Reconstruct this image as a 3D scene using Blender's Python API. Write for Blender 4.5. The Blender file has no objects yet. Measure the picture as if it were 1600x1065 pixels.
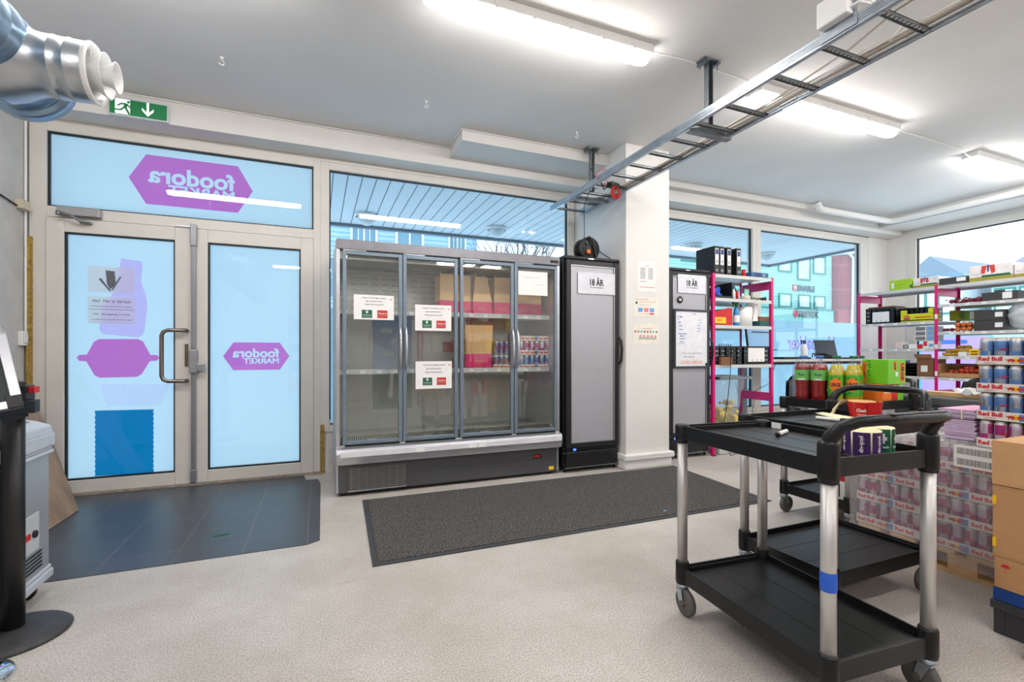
import bpy, bmesh, math, random
from mathutils import Vector, Matrix
random.seed(7)
C = bpy.context.scene.collection
SC = bpy.context.scene
PI = math.pi
R = math.radians

# ---------------------------------------------------------------- camera, sky, exposure
cam_d = bpy.data.cameras.new('camera')
cam = bpy.data.objects.new('camera', cam_d); C.objects.link(cam)
cam_d.sensor_width = 36; cam_d.lens = 16.62; cam_d.shift_y = 0.0109; cam_d.clip_start = .02
cam.location = (0, 0, 1.15); cam.rotation_euler = (R(90), 0, R(-22.308))
SC.camera = cam
SKY = 2.5
world = bpy.data.worlds.new('sky'); SC.world = world; world.use_nodes = True
bg = world.node_tree.nodes['Background']
bg.inputs['Color'].default_value = (.90, .95, 1, 1); bg.inputs['Strength'].default_value = SKY
LAMP = 45.0
vs = SC.view_settings
vs.view_transform = 'Standard'; vs.look = 'None'; vs.gamma = 1; vs.use_curve_mapping = False
vs.exposure = 0.12
try:
    SC.cycles.transparent_max_bounces = 32; SC.cycles.max_bounces = 9; SC.cycles.glossy_bounces = 5
    SC.cycles.sample_clamp_indirect = 6
except Exception: pass

# ---------------------------------------------------------------- materials
def S(r, g, b):
    f = lambda c: (c/255/12.92) if c/255 <= .04045 else ((c/255+.055)/1.055)**2.4
    return (f(r), f(g), f(b), 1)
MATS = {}
def nodes(name):
    m = bpy.data.materials.new(name); m.use_nodes = True
    return m, m.node_tree.nodes, m.node_tree.links, m.node_tree.nodes['Principled BSDF']
def mat(name, rgb, rough=.5, metal=0, var=.06, scale=14, bump=0, bscale=None, stretch=None, coat=0, spec=.5):
    if name in MATS: return MATS[name]
    m, N, L, p = nodes(name)
    c = S(*rgb)
    tc = N.new('ShaderNodeTexCoord'); src = tc.outputs['Object']
    if stretch:
        mp = N.new('ShaderNodeMapping'); mp.inputs['Scale'].default_value = stretch
        L.new(src, mp.inputs['Vector']); src = mp.outputs['Vector']
    nz = N.new('ShaderNodeTexNoise'); nz.inputs['Scale'].default_value = scale; nz.inputs['Detail'].default_value = 4
    L.new(src, nz.inputs['Vector'])
    rp = N.new('ShaderNodeValToRGB'); L.new(nz.outputs['Fac'], rp.inputs['Fac'])
    rp.color_ramp.elements[0].position = .3; rp.color_ramp.elements[1].position = .7
    rp.color_ramp.elements[0].color = tuple(x*(1-var) for x in c[:3])+(1,)
    rp.color_ramp.elements[1].color = tuple(min(1, x*(1+var)) for x in c[:3])+(1,)
    L.new(rp.outputs['Color'], p.inputs['Base Color'])
    p.inputs['Roughness'].default_value = rough; p.inputs['Metallic'].default_value = metal
    p.inputs['Specular IOR Level'].default_value = spec
    p.inputs['Coat Weight'].default_value = coat
    if bump:
        n2 = N.new('ShaderNodeTexNoise'); n2.inputs['Scale'].default_value = bscale or scale*3; n2.inputs['Detail'].default_value = 5
        L.new(src, n2.inputs['Vector'])
        b = N.new('ShaderNodeBump'); b.inputs['Strength'].default_value = bump; b.inputs['Distance'].default_value = .01
        L.new(n2.outputs['Fac'], b.inputs['Height']); L.new(b.outputs['Normal'], p.inputs['Normal'])
    MATS[name] = m
    return m
def emit(name, rgb, st):
    if name in MATS: return MATS[name]
    m, N, L, p = nodes(name)
    p.inputs['Base Color'].default_value = S(*rgb); p.inputs['Emission Color'].default_value = S(*rgb)
    p.inputs['Emission Strength'].default_value = st
    MATS[name] = m; return m
def glass(name, tint, refl=.05, k=.85, rough=0):
    if name in MATS: return MATS[name]
    m, N, L, p = nodes(name); N.remove(p)
    out = N['Material Output']
    tr = N.new('ShaderNodeBsdfTransparent'); tr.inputs['Color'].default_value = tint+(1,)
    gl = N.new('ShaderNodeBsdfGlossy'); gl.inputs['Roughness'].default_value = rough
    lw = N.new('ShaderNodeLayerWeight'); lw.inputs['Blend'].default_value = .5
    pw = N.new('ShaderNodeMath'); pw.operation = 'POWER'; L.new(lw.outputs['Facing'], pw.inputs[0]); pw.inputs[1].default_value = 4
    ml = N.new('ShaderNodeMath'); ml.operation = 'MULTIPLY_ADD'; L.new(pw.outputs[0], ml.inputs[0]); ml.inputs[1].default_value = k; ml.inputs[2].default_value = refl
    mx = N.new('ShaderNodeMixShader'); L.new(ml.outputs[0], mx.inputs[0]); L.new(tr.outputs[0], mx.inputs[1]); L.new(gl.outputs[0], mx.inputs[2])
    L.new(mx.outputs[0], out.inputs[0]); MATS[name] = m; return m
def film(name, trans, diff, fac=.25, clear=0.0, gloss=0.0):
    """frosted / coloured translucent sheet"""
    if name in MATS: return MATS[name]
    m, N, L, p = nodes(name); N.remove(p); out = N['Material Output']
    a = N.new('ShaderNodeBsdfTranslucent'); a.inputs['Color'].default_value = trans+(1,)
    b = N.new('ShaderNodeBsdfDiffuse'); b.inputs['Color'].default_value = diff+(1,)
    mx = N.new('ShaderNodeMixShader'); mx.inputs[0].default_value = fac
    L.new(a.outputs[0], mx.inputs[1]); L.new(b.outputs[0], mx.inputs[2]); cur = mx
    if clear:
        t = N.new('ShaderNodeBsdfTransparent'); m2 = N.new('ShaderNodeMixShader'); m2.inputs[0].default_value = clear
        L.new(cur.outputs[0], m2.inputs[1]); L.new(t.outputs[0], m2.inputs[2]); cur = m2
    if gloss:
        t = N.new('ShaderNodeBsdfGlossy'); t.inputs['Roughness'].default_value = .15
        nz = N.new('ShaderNodeTexNoise'); nz.inputs['Scale'].default_value = 25; nz.inputs['Detail'].default_value = 6
        bp = N.new('ShaderNodeBump'); bp.inputs['Strength'].default_value = .6; bp.inputs['Distance'].default_value = .02
        L.new(nz.outputs['Fac'], bp.inputs['Height']); L.new(bp.outputs['Normal'], t.inputs['Normal'])
        m2 = N.new('ShaderNodeMixShader'); m2.inputs[0].default_value = gloss
        L.new(cur.outputs[0], m2.inputs[1]); L.new(t.outputs[0], m2.inputs[2]); cur = m2
    L.new(cur.outputs[0], out.inputs[0]); MATS[name] = m; return m
def tint(name, rgb):
    if name in MATS: return MATS[name]
    m, N, L, p = nodes(name); N.remove(p); out = N['Material Output']
    t = N.new('ShaderNodeBsdfTransparent'); t.inputs['Color'].default_value = rgb+(1,)
    L.new(t.outputs[0], out.inputs[0]); MATS[name] = m; return m

def floor_mat():
    m, N, L, p = nodes('speckled_vinyl')
    tc = N.new('ShaderNodeTexCoord')
    def noise(sc, det=4, rough=.6):
        n = N.new('ShaderNodeTexNoise'); n.inputs['Scale'].default_value = sc; n.inputs['Detail'].default_value = det; n.inputs['Roughness'].default_value = rough
        L.new(tc.outputs['Object'], n.inputs['Vector']); return n
    a = noise(150, 2); r = N.new('ShaderNodeValToRGB'); L.new(a.outputs['Fac'], r.inputs['Fac'])
    e = r.color_ramp.elements
    e[0].position = .36; e[0].color = S(170, 165, 158); e[1].position = .62; e[1].color = S(216, 212, 206)
    b = noise(1.6, 8, .7); r2 = N.new('ShaderNodeValToRGB'); L.new(b.outputs['Fac'], r2.inputs['Fac'])
    r2.color_ramp.elements[0].position = .35; r2.color_ramp.elements[0].color = (.74, .71, .67, 1)
    r2.color_ramp.elements[1].position = .62; r2.color_ramp.elements[1].color = (1, 1, 1, 1)
    mx = N.new('ShaderNodeMix'); mx.data_type = 'RGBA'; mx.blend_type = 'MULTIPLY'; mx.inputs[0].default_value = .75
    L.new(r.outputs[0], mx.inputs[6]); L.new(r2.outputs[0], mx.inputs[7])
    # scuffs
    mp = N.new('ShaderNodeMapping'); mp.inputs['Rotation'].default_value = (0, 0, .6); mp.inputs['Scale'].default_value = (1, 6, 1)
    L.new(tc.outputs['Object'], mp.inputs['Vector'])
    c = noise(2.6, 9, .75); L.new(mp.outputs['Vector'], c.inputs['Vector'])
    r3 = N.new('ShaderNodeValToRGB'); L.new(c.outputs['Fac'], r3.inputs['Fac'])
    r3.color_ramp.elements[0].position = .30; r3.color_ramp.elements[0].color = (.72, .68, .62, 1)
    r3.color_ramp.elements[1].position = .40; r3.color_ramp.elements[1].color = (1, 1, 1, 1)
    m3 = N.new('ShaderNodeMix'); m3.data_type = 'RGBA'; m3.blend_type = 'MULTIPLY'; m3.inputs[0].default_value = .8
    L.new(mx.outputs[2], m3.inputs[6]); L.new(r3.outputs[0], m3.inputs[7])
    L.new(m3.outputs[2], p.inputs['Base Color']); p.inputs['Roughness'].default_value = .42
    return m
def grid_mat(name, rgb, line, sx, sy, w, rough=.4, var=.12, off=(0, 0), offset=0.0, bump=0.3, swz=None):
    m, N, L, p = nodes(name)
    tc = N.new('ShaderNodeTexCoord'); mp = N.new('ShaderNodeMapping')
    mp.inputs['Location'].default_value = (off[0], off[1], 0)
    if swz: mp.inputs['Rotation'].default_value = swz
    L.new(tc.outputs['Object'], mp.inputs['Vector'])
    b = N.new('ShaderNodeTexBrick'); b.offset = offset; b.inputs['Scale'].default_value = 1
    b.inputs['Brick Width'].default_value = sx; b.inputs['Row Height'].default_value = sy; b.inputs['Mortar Size'].default_value = w
    c = S(*rgb); b.inputs['Color1'].default_value = tuple(x*(1-var) for x in c[:3])+(1,); b.inputs['Color2'].default_value = tuple(x*(1+var) for x in c[:3])+(1,)
    b.inputs['Mortar'].default_value = S(*line)
    L.new(mp.outputs['Vector'], b.inputs['Vector'])
    nz = N.new('ShaderNodeTexNoise'); nz.inputs['Scale'].default_value = 4; nz.inputs['Detail'].default_value = 6; L.new(tc.outputs['Object'], nz.inputs['Vector'])
    mx = N.new('ShaderNodeMix'); mx.data_type = 'RGBA'; mx.blend_type = 'OVERLAY'; mx.inputs[0].default_value = .10
    L.new(b.outputs['Color'], mx.inputs[6]); L.new(nz.outputs['Fac'], mx.inputs[7]); L.new(mx.outputs[2], p.inputs['Base Color'])
    p.inputs['Roughness'].default_value = rough
    bp = N.new('ShaderNodeBump'); bp.inputs['Strength'].default_value = bump; bp.inputs['Distance'].default_value = .004; bp.invert = True
    L.new(b.outputs['Fac'], bp.inputs['Height']); L.new(bp.outputs['Normal'], p.inputs['Normal'])
    MATS[name] = m; return m
def carpet_mat():
    m, N, L, p = nodes('charcoal_mat_pile')
    tc = N.new('ShaderNodeTexCoord'); n = N.new('ShaderNodeTexNoise'); n.inputs['Scale'].default_value = 110; n.inputs['Detail'].default_value = 3; n.inputs['Roughness'].default_value = .8
    L.new(tc.outputs['Object'], n.inputs['Vector']); r = N.new('ShaderNodeValToRGB'); L.new(n.outputs['Fac'], r.inputs['Fac'])
    r.color_ramp.elements[0].position = .4; r.color_ramp.elements[0].color = S(32, 32, 34); r.color_ramp.elements[1].position = .66; r.color_ramp.elements[1].color = S(126, 123, 120)
    L.new(r.outputs[0], p.inputs['Base Color']); p.inputs['Roughness'].default_value = 1; p.inputs['Specular IOR Level'].default_value = .1
    b = N.new('ShaderNodeBump'); b.inputs['Strength'].default_value = 1; b.inputs['Distance'].default_value = .004; L.new(n.outputs['Fac'], b.inputs['Height']); L.new(b.outputs['Normal'], p.inputs['Normal'])
    return m

m_ceil = mat('ceiling_paint', (226, 225, 223), .85, var=.03, scale=1.5, bump=.25, bscale=5)
m_wall = mat('white_wall_paint', (226, 225, 222), .7, var=.02, scale=3, bump=.15, bscale=30)
m_old = mat('aged_wall_paint', (196, 194, 190), .8, var=.08, scale=5, bump=.6, bscale=9)
m_frame = mat('painted_frame', (220, 217, 210), .45, var=.03, scale=6)
m_soffit = mat('beam_paint', (222, 220, 216), .75, var=.02, scale=3)
m_foam = mat('yellow_foam_gap', (172, 142, 70), .95, var=.4, scale=30, bump=1)
m_gal = mat('galvanised_steel', (186, 196, 206), .32, .95, var=.12, scale=18)
m_gal2 = mat('dull_galvanised_steel', (140, 146, 150), .45, .9, var=.15, scale=25)
m_dark = mat('dark_steel', (40, 40, 42), .5, .5)
m_black = mat('black_plastic', (22, 22, 24), .42, var=.1)
m_cart = mat('black_cart_plastic', (17, 18, 20), .38, var=.14, scale=9, bump=.1, bscale=90, spec=.35)
m_alu = mat('brushed_aluminium', (205, 203, 200), .42, .65, var=.04, scale=20, stretch=(8, 8, .4))
m_white = mat('white_plastic', (235, 235, 233), .4, var=.02)
m_paper = mat('white_paper', (240, 240, 238), .8, var=.02)
m_cream = mat('cream_backing_paper', (238, 232, 190), .7, var=.03)
m_kraft = mat('kraft_cardboard', (186, 142, 96), .8, var=.06, scale=8, stretch=(1, 1, 6))
m_kraftd = mat('brown_cardboard', (128, 88, 58), .85, var=.08)
m_bag = mat('kraft_bag_paper', (226, 186, 134), .8, var=.06, scale=6, bump=.5, bscale=12)
m_magenta = mat('magenta_print', (216, 34, 110), .6, var=.06)
m_pink = mat('magenta_powder_coat', (212, 20, 110), .35, var=.04)
m_shelf = mat('light_grey_shelf', (205, 206, 204), .4, var=.03)
m_red = mat('red_print', (200, 28, 30), .5)
m_tred = mat('red_lettering', (206, 30, 52), .5)
m_orange = mat('orange_print', (240, 120, 30), .5)
m_yellow = mat('yellow_print', (244, 196, 30), .5)
m_lime = mat('lime_print', (160, 205, 20), .5)
m_ygrn = mat('yellow_green_print', (205, 214, 10), .5)
m_green = mat('green_print', (96, 184, 40), .45)
m_dgreen = mat('dark_green_print', (14, 96, 66), .5)
m_blue = mat('blue_print', (30, 90, 200), .4)
m_lblue = mat('light_blue_print', (110, 160, 220), .4)
m_navy = mat('navy_print', (24, 48, 110), .5)
m_purple = mat('purple_print', (62, 28, 92), .5)
m_lilac = mat('lilac_card', (200, 178, 206), .7, var=.12, scale=30, stretch=(1, 1, 8))
m_ink = mat('black_ink', (26, 26, 28), .7)
m_blueink = mat('blue_marker_ink', (60, 90, 190), .7)
m_greyink = mat('grey_ink', (120, 120, 124), .7)
m_pencil = mat('pencil_grey', (105, 108, 118), .8, var=.3, scale=60)
m_fgrey = mat('dark_grey_fridge_metal', (92, 93, 95), .4, .55, var=.05, scale=4)
m_flight = mat('silver_fridge_trim', (196, 198, 204), .3, .8, var=.03)
m_fdoor = mat('grey_blue_door_profile', (122, 138, 152), .35, .4)
m_fin = mat('fridge_inside_metal', (206, 210, 204), .35, .5, var=.05)
m_panel = mat('grey_door_panel', (176, 176, 184), .35, .25, var=.02)
m_lamp = emit('lamp_diffuser', (255, 250, 246), LAMP)
m_glass = glass('window_glass', (.95, .98, .99), .035)
m_tglass = glass('blue_tinted_glass', (.80, .91, .96), .04)
m_fglass = glass('fridge_glass', (.965, .98, .975), .075, .8)
m_foil = film('frosted_blue_foil', (.74, .84, .88), (.75, .82, .86), .12)
m_red_l = emit('red_display', (255, 30, 30), 2.5)
m_blue_l = emit('blue_display', (60, 110, 255), 2.5)
m_rubber = mat('grey_rubber', (92, 90, 88), .7)
m_wood = mat('weathered_plywood', (150, 128, 108), .85, var=.25, scale=10, stretch=(1, 1, .15), bump=.4)
m_pine = mat('pale_pine', (214, 176, 128), .75, var=.15, scale=8, stretch=(.3, 1, 4))
m_snow = mat('street_snow', (235, 240, 245), .9, var=.03, scale=1)

# ---------------------------------------------------------------- mesh builder
TXT = {}
def glyphs(s, bold):
    key = (s, bold)
    if key not in TXT:
        cu = bpy.data.curves.new('t', 'FONT'); cu.body = s; cu.size = 1; cu.offset = bold; cu.resolution_u = 2
        o = bpy.data.objects.new('t', cu); me = bpy.data.meshes.new_from_object(o)
        vs_ = [tuple(v.co[:2]) for v in me.vertices]; fs = [tuple(p.vertices) for p in me.polygons]
        bpy.data.objects.remove(o); bpy.data.curves.remove(cu); bpy.data.meshes.remove(me)
        TXT[key] = (vs_, fs)
    return TXT[key]
class B:
    def __init__(s): s.v = []; s.f = []; s.m = []; s.s = []
    def add(s, vs_, fs, m=0, smooth=False):
        o = len(s.v); s.v += [tuple(v) for v in vs_]
        for f in fs: s.f.append(tuple(i+o for i in f)); s.m.append(m); s.s.append(smooth)
        return s
    def box(s, x0, x1, y0, y1, z0, z1, m=0):
        v = [(x, y, z) for z in (z0, z1) for y in (y0, y1) for x in (x0, x1)]
        return s.add(v, [(0, 2, 3, 1), (4, 5, 7, 6), (0, 1, 5, 4), (2, 6, 7, 3), (0, 4, 6, 2), (1, 3, 7, 5)], m)
    def cbox(s, c, d, m=0, rz=0, rx=0, ry=0):
        M_ = Matrix.Translation(c) @ Matrix.Rotation(rz, 4, 'Z') @ Matrix.Rotation(ry, 4, 'Y') @ Matrix.Rotation(rx, 4, 'X')
        v = [M_ @ Vector((x*d[0]/2, y*d[1]/2, z*d[2]/2)) for z in (-1, 1) for y in (-1, 1) for x in (-1, 1)]
        return s.add(v, [(0, 2, 3, 1), (4, 5, 7, 6), (0, 1, 5, 4), (2, 6, 7, 3), (0, 4, 6, 2), (1, 3, 7, 5)], m)
    def tube(s, path, r, m=0, seg=10, cap=True, sy=1.0):
        P_ = [Vector(p) for p in path]; n = len(P_)
        rr = r if isinstance(r, (list, tuple)) else [r]*n
        vs_ = []; up = None
        for i, p in enumerate(P_):
            t = (P_[min(i+1, n-1)]-P_[max(i-1, 0)]).normalized()
            if up is None:
                a = Vector((0, 0, 1)) if abs(t.z) < .9 else Vector((0, 1, 0))
            else: a = up
            u = t.cross(a); u = u.normalized() if u.length > 1e-6 else Vector((1, 0, 0)); w = u.cross(t).normalized(); up = w
            for k in range(seg):
                q = 2*PI*k/seg; vs_.append(p+u*math.cos(q)*rr[i]*sy+w*math.sin(q)*rr[i])
        fs = [(i*seg+k, i*seg+(k+1) % seg, (i+1)*seg+(k+1) % seg, (i+1)*seg+k) for i in range(n-1) for k in range(seg)]
        s.add(vs_, fs, m, True)
        if cap: s.add(vs_[:seg], [tuple(range(seg))], m); s.add(vs_[-seg:], [tuple(range(seg))], m)
        return s
    def lathe(s, prof, c=(0, 0, 0), seg=20, m=0, axis='z', mf=None, smooth=True, cap=False):
        vs_ = []
        for r, h in prof:
            for k in range(seg):
                q = 2*PI*k/seg; a, b = r*math.cos(q), r*math.sin(q)
                v = (a, b, h) if axis == 'z' else ((h, a, b) if axis == 'x' else (a, h, b))
                vs_.append((v[0]+c[0], v[1]+c[1], v[2]+c[2]))
        o = len(s.v); s.v += vs_
        for i in range(len(prof)-1):
            for k in range(seg):
                s.f.append((o+i*seg+k, o+i*seg+(k+1) % seg, o+(i+1)*seg+(k+1) % seg, o+(i+1)*seg+k))
                s.m.append(mf(i, k) if mf else m); s.s.append(smooth)
        if cap:
            for i in (0, len(prof)-1):
                s.f.append(tuple(o+i*seg+k for k in range(seg))); s.m.append(mf(i, 0) if mf else m); s.s.append(False)
        return s
    def cyl(s, c, r, h, m=0, seg=18, axis='z'):
        return s.lathe([(r, 0), (r, h)], c, seg, m, axis, cap=True)
    def ball(s, c, r, m=0, seg=14, rings=8, sc=(1, 1, 1)):
        vs_ = [(c[0]+sc[0]*r*math.sin(PI*i/rings)*math.cos(2*PI*k/seg), c[1]+sc[1]*r*math.sin(PI*i/rings)*math.sin(2*PI*k/seg), c[2]+sc[2]*r*math.cos(PI*i/rings)) for i in range(rings+1) for k in range(seg)]
        fs = [(i*seg+k, (i+1)*seg+k, (i+1)*seg+(k+1) % seg, i*seg+(k+1) % seg) for i in range(rings) for k in range(seg)]
        return s.add(vs_, fs, m, True)
    def prism(s, poly, o, u, v, d, m=0):
        o, u, v = Vector(o), Vector(u), Vector(v); n = u.cross(v).normalized()*d
        a = [o+u*p[0]+v*p[1] for p in poly]; b = [p+n for p in a]; k = len(poly)
        return s.add(a+b, [tuple(range(k)), tuple(range(2*k-1, k-1, -1))]+[(i, (i+1) % k, (i+1) % k+k, i+k) for i in range(k)], m)
    def text(s, t, o, u, v, h=None, w=None, m=0, bold=0, align='c', lift=.0006):
        """text centred at o; u = reading direction, v = up; h = cap height, w = full width"""
        vs_, fs = glyphs(t, bold)
        if not vs_: return s
        xs = [p[0] for p in vs_]; ys = [p[1] for p in vs_]
        x0, x1, y0, y1 = min(xs), max(xs), min(ys), max(ys)
        sy = h/(y1-y0) if h else None; sx = w/(x1-x0) if w else None
        sx = sx or sy; sy = sy or sx
        o, u, v = Vector(o), Vector(u).normalized(), Vector(v).normalized(); n = u.cross(v)*lift
        ax = {'c': (x0+x1)/2, 'l': x0, 'r': x1}[align]
        return s.add([o+n+u*((p[0]-ax)*sx)+v*((p[1]-(y0+y1)/2)*sy) for p in vs_], fs, m)
    def build(s, name, mats, parent=None, loc=None, rz=0, bevel=0, kind=None, solid=True):
        me = bpy.data.meshes.new(name)
        vs_ = s.v
        me.from_pydata(vs_, [], s.f)
        for mm in (mats if isinstance(mats, (list, tuple)) else [mats]): me.materials.append(mm)
        me.polygons.foreach_set('material_index', s.m); me.polygons.foreach_set('use_smooth', s.s)
        bm = bmesh.new(); bm.from_mesh(me); bmesh.ops.recalc_face_normals(bm, faces=bm.faces) if solid else None; bm.to_mesh(me); bm.free()
        me.update()
        o = bpy.data.objects.new(name, me); C.objects.link(o)
        if parent: o.parent = parent
        if loc: o.location = loc
        if rz: o.rotation_euler = (0, 0, rz)
        if kind: o['kind'] = kind
        if bevel:
            b = o.modifiers.new('bevel', 'BEVEL'); b.width = bevel; b.segments = 2; b.limit_method = 'ANGLE'; b.angle_limit = R(50)
        return o
def thing(name, label, cat, loc=(0, 0, 0), rz=0, group=None, kind=None):
    o = bpy.data.objects.new(name, None); C.objects.link(o); o.empty_display_size = .05
    o.location = loc; o.rotation_euler = (0, 0, rz)
    if kind: o['kind'] = kind
    else: o['label'] = label; o['category'] = cat
    if group: o['group'] = group
    return o
def tag(o, label, cat, group=None, kind=None):
    o['label'] = label; o['category'] = cat
    if group: o['group'] = group
    if kind: o['kind'] = kind
    return o
def dup(root, loc, rz=None, label=None, group=None):
    r = root.copy(); C.objects.link(r); r.location = loc
    if rz is not None: r.rotation_euler = (0, 0, rz)
    if label: r['label'] = label
    if group: r['group'] = group
    for ch in list(root.children):
        c = ch.copy(); C.objects.link(c); c.parent = r
        for g in list(ch.children):
            d = g.copy(); C.objects.link(d); d.parent = c
    return r
def struct(name, b, m, parent=None, **k): return b.build(name, m, parent, kind=None if parent else 'structure', **k)

# ================================================================ ROOM SHELL
# X runs along the shop front, Y towards it; front frames at Y=4.85, left wall X=-2.1, right wall X=8.65
H = 3.2
XL, XR, YF, YB = -2.1, 8.65, 4.85, -3.6
struct('floor', B().box(XL-.3, XR+.4, YB-.2, 4.95, -.08, 0), floor_mat())
m_tile = grid_mat('slate_floor_tile', (62, 68, 76), (98, 92, 88), .34, .30, .0035, .36, .10, off=(.06, .03), offset=0.0)
tp = [(XL, 3.06), (-.06, 3.075), (.01, 3.12), (.02, 4.47), (.0, 4.62), (-.10, 4.63), (-.12, 4.8), (XL, 4.82)]
struct('floor', B().prism(tp, (0, 0, 0), (1, 0, 0), (0, 1, 0), .004), m_tile)
struct('trim_1', B().box(XL, .02, 4.8, 4.95, 0, .018), mat('grimy_sill', (150, 140, 128), .8, var=.3, scale=25))
struct('ceiling', B().box(XL-.3, XR+.4, YB-.2, 5.2, H, H+.2), m_ceil)
struct('wall_left', B().box(XL-.3, XL, YB, 5.1, 0, H), m_old)
struct('wall_back', B().box(XL-.3, XR+.4, YB-.2, YB, 0, H), m_wall)
b = B().box(XL, XR+.4, 4.61, 5.15, 3.0, H)
b.box(2.79, 8.66, 4.5, 4.61, 3.13, H); struct('wall_front', b, m_soffit)
struct('trim_2', B().box(1.22, 2.79, 4.175, 4.61, 3.09, H), m_soffit)
# front sill walls under the windows, corner walls
b = B().box(.02, 2.79, 4.87, 5.0, 0, .40).box(3.3, 8.2, 4.87, 5.0, 0, .33).box(8.18, XR+.3, 4.85, 5.0, 0, 3.0).box(2.72, 3.4, 4.87, 5.0, 0, 3.0)
struct('wall_front', b, m_wall)
b = B().box(.155, .19, 4.855, 4.87, .02, .40).box(.075, .11, 4.86, 4.87, .0, .42)
struct('trim_3', B().box(.022, .056, 4.845, 4.87, 0, .46), m_foam)
struct('trim_4', B().box(XL+.012, XL+.034, 4.80, 4.86, .6, 2.05), m_foam)
struct('trim_10', B().box(.09, .3, 4.855, 4.868, .03, .37).box(.02, .11, 4.852, 4.868, .44, .50), mat('peeling_panel', (214, 214, 212), .7, var=.1, scale=12))
# pillar with plinth
b = B().box(2.79, 3.32, 3.86, 4.87, 0, H)
struct('wall_pillar', b, m_wall, bevel=.004)
b = B().box(2.765, 3.335, 3.835, 4.6, 0, .10).box(2.755, 3.36, 3.82, 4.6, .085, .145)
struct('baseboard_pillar', b, m_wall, bevel=.012)
# right wall with long window
b = B().box(XR, XR+.3, 4.56, 5.0, 0, H).box(XR, XR+.3, YB, 4.56, 3.02, H).box(XR, XR+.3, YB, 4.5, 0, .45).box(XR, XR+.3, YB, .2, .45, 3.0)
struct('wall_right', b, m_wall)
struct('trim_5', B().box(8.04, XR, YB, 4.61, 3.07, H), m_soffit)
b = B().tube([(6.33, 4.40, H-.01), (6.34, 4.39, 3.13), (6.40, 4.385, 3.105), (7.80, 4.385, 3.10), (7.88, 4.36, 3.10), (7.92, 4.28, 3.10), (7.92, -2.5, 3.10)], .042, seg=14)
tag(b.build('ceiling_pipe', m_white), 'white insulated pipe along the ceiling edge over the right windows', 'pipe')

def frame(b, x0, x1, z0, z1, w, y0, y1, m=0):
    b.box(x0, x0+w, y0, y1, z0, z1, m).box(x1-w, x1, y0, y1, z0, z1, m).box(x0+w, x1-w, y0, y1, z0, z0+w, m).box(x0+w, x1-w, y0, y1, z1-w, z1, m)
    return b
def logo_mesh(name, w, h, m, parent, cx, cz, y, tip, words):
    """hexagon badge with mirrored cut-out lettering: reads right from the street"""
    cu = bpy.data.curves.new(name, 'CURVE'); cu.dimensions = '2D'; cu.fill_mode = 'FRONT'
    def spl(pts):
        sp = cu.splines.new('POLY'); sp.points.add(len(pts)-1); sp.use_cyclic_u = True
        for p, q in zip(sp.points, pts): p.co = (q[0], q[1], 0, 1)
    spl([(-w/2, 0), (-w/2+tip, h/2), (w/2-tip, h/2), (w/2, 0), (w/2-tip, -h/2), (-w/2+tip, -h/2)])
    for t, ty, tw, th, bold, ax in words:
        f = bpy.data.curves.new('t', 'FONT'); f.body = t; f.size = 1; f.offset = bold; f.resolution_u = 3
        o = bpy.data.objects.new('t', f); c2 = o.to_curve(bpy.context.evaluated_depsgraph_get())
        pts_all = []
        for sp in c2.splines:
            pts = []
            if sp.type == 'BEZIER':
                from mathutils.geometry import interpolate_bezier
                n = len(sp.bezier_points)
                for i in range(n):
                    a, b2 = sp.bezier_points[i], sp.bezier_points[(i+1) % n]
                    pts += [p[:2] for p in interpolate_bezier(a.co, a.handle_right, b2.handle_left, b2.co, 5)[:-1]]
            else: pts = [p.co[:2] for p in sp.points]
            pts_all.append(pts)
        xs = [p[0] for q in pts_all for p in q]; ys = [p[1] for q in pts_all for p in q]
        sx = tw/(max(xs)-min(xs)); sy = th/(max(ys)-min(ys))
        if bold:
            big = max(pts_all, key=lambda q: max(p[0] for p in q)-min(p[0] for p in q))
            ar = sum(big[i-1][0]*big[i][1]-big[i][0]*big[i-1][1] for i in range(len(big))); sg = 1 if ar > 0 else -1
            new = []
            for q in pts_all:
                q = [p for i, p in enumerate(q) if (Vector(p)-Vector(q[i-1])).length > 1e-5]; n_ = len(q); o2 = []
                for i in range(n_):
                    e1 = (Vector(q[i])-Vector(q[i-1])).normalized(); e2 = (Vector(q[(i+1) % n_])-Vector(q[i])).normalized()
                    t_ = (e1+e2).normalized() if (e1+e2).length > .2 else e2; k_ = min(1.4, 1/max(.5, t_.dot(e2)))
                    o2.append((q[i][0]+t_.y*sg*bold*k_, q[i][1]-t_.x*sg*bold*k_))
                new.append(o2)
            pts_all = new
        for q in pts_all: spl([(-(p[0]-min(xs))*sx+ax, (p[1]-(max(ys)+min(ys))/2)*sy+ty) for p in q])
        o.to_curve_clear(); bpy.data.objects.remove(o); bpy.data.curves.remove(f)
    o = bpy.data.objects.new('tmp', cu); me = bpy.data.meshes.new_from_object(o); bpy.data.objects.remove(o)
    me.name = name; me.materials.clear(); me.materials.append(m)
    o = bpy.data.objects.new(name, me); C.objects.link(o); o.parent = parent
    o.rotation_euler = (R(90), 0, 0); o.location = (cx, y, cz)
    return o
t_logo = tint('magenta_window_film', (.95, .25, .68)); t_mag = tint('magenta_pot_film', (.96, .48, .80)); t_lil = tint('lilac_window_film', (.97, .82, .98)); t_teal = tint('teal_window_film', (.08, .52, .72)); t_pale = tint('pale_lilac_window_film', (.99, .95, 1)); t_gask = mat('black_gasket', (14, 20, 28), .5)

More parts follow.
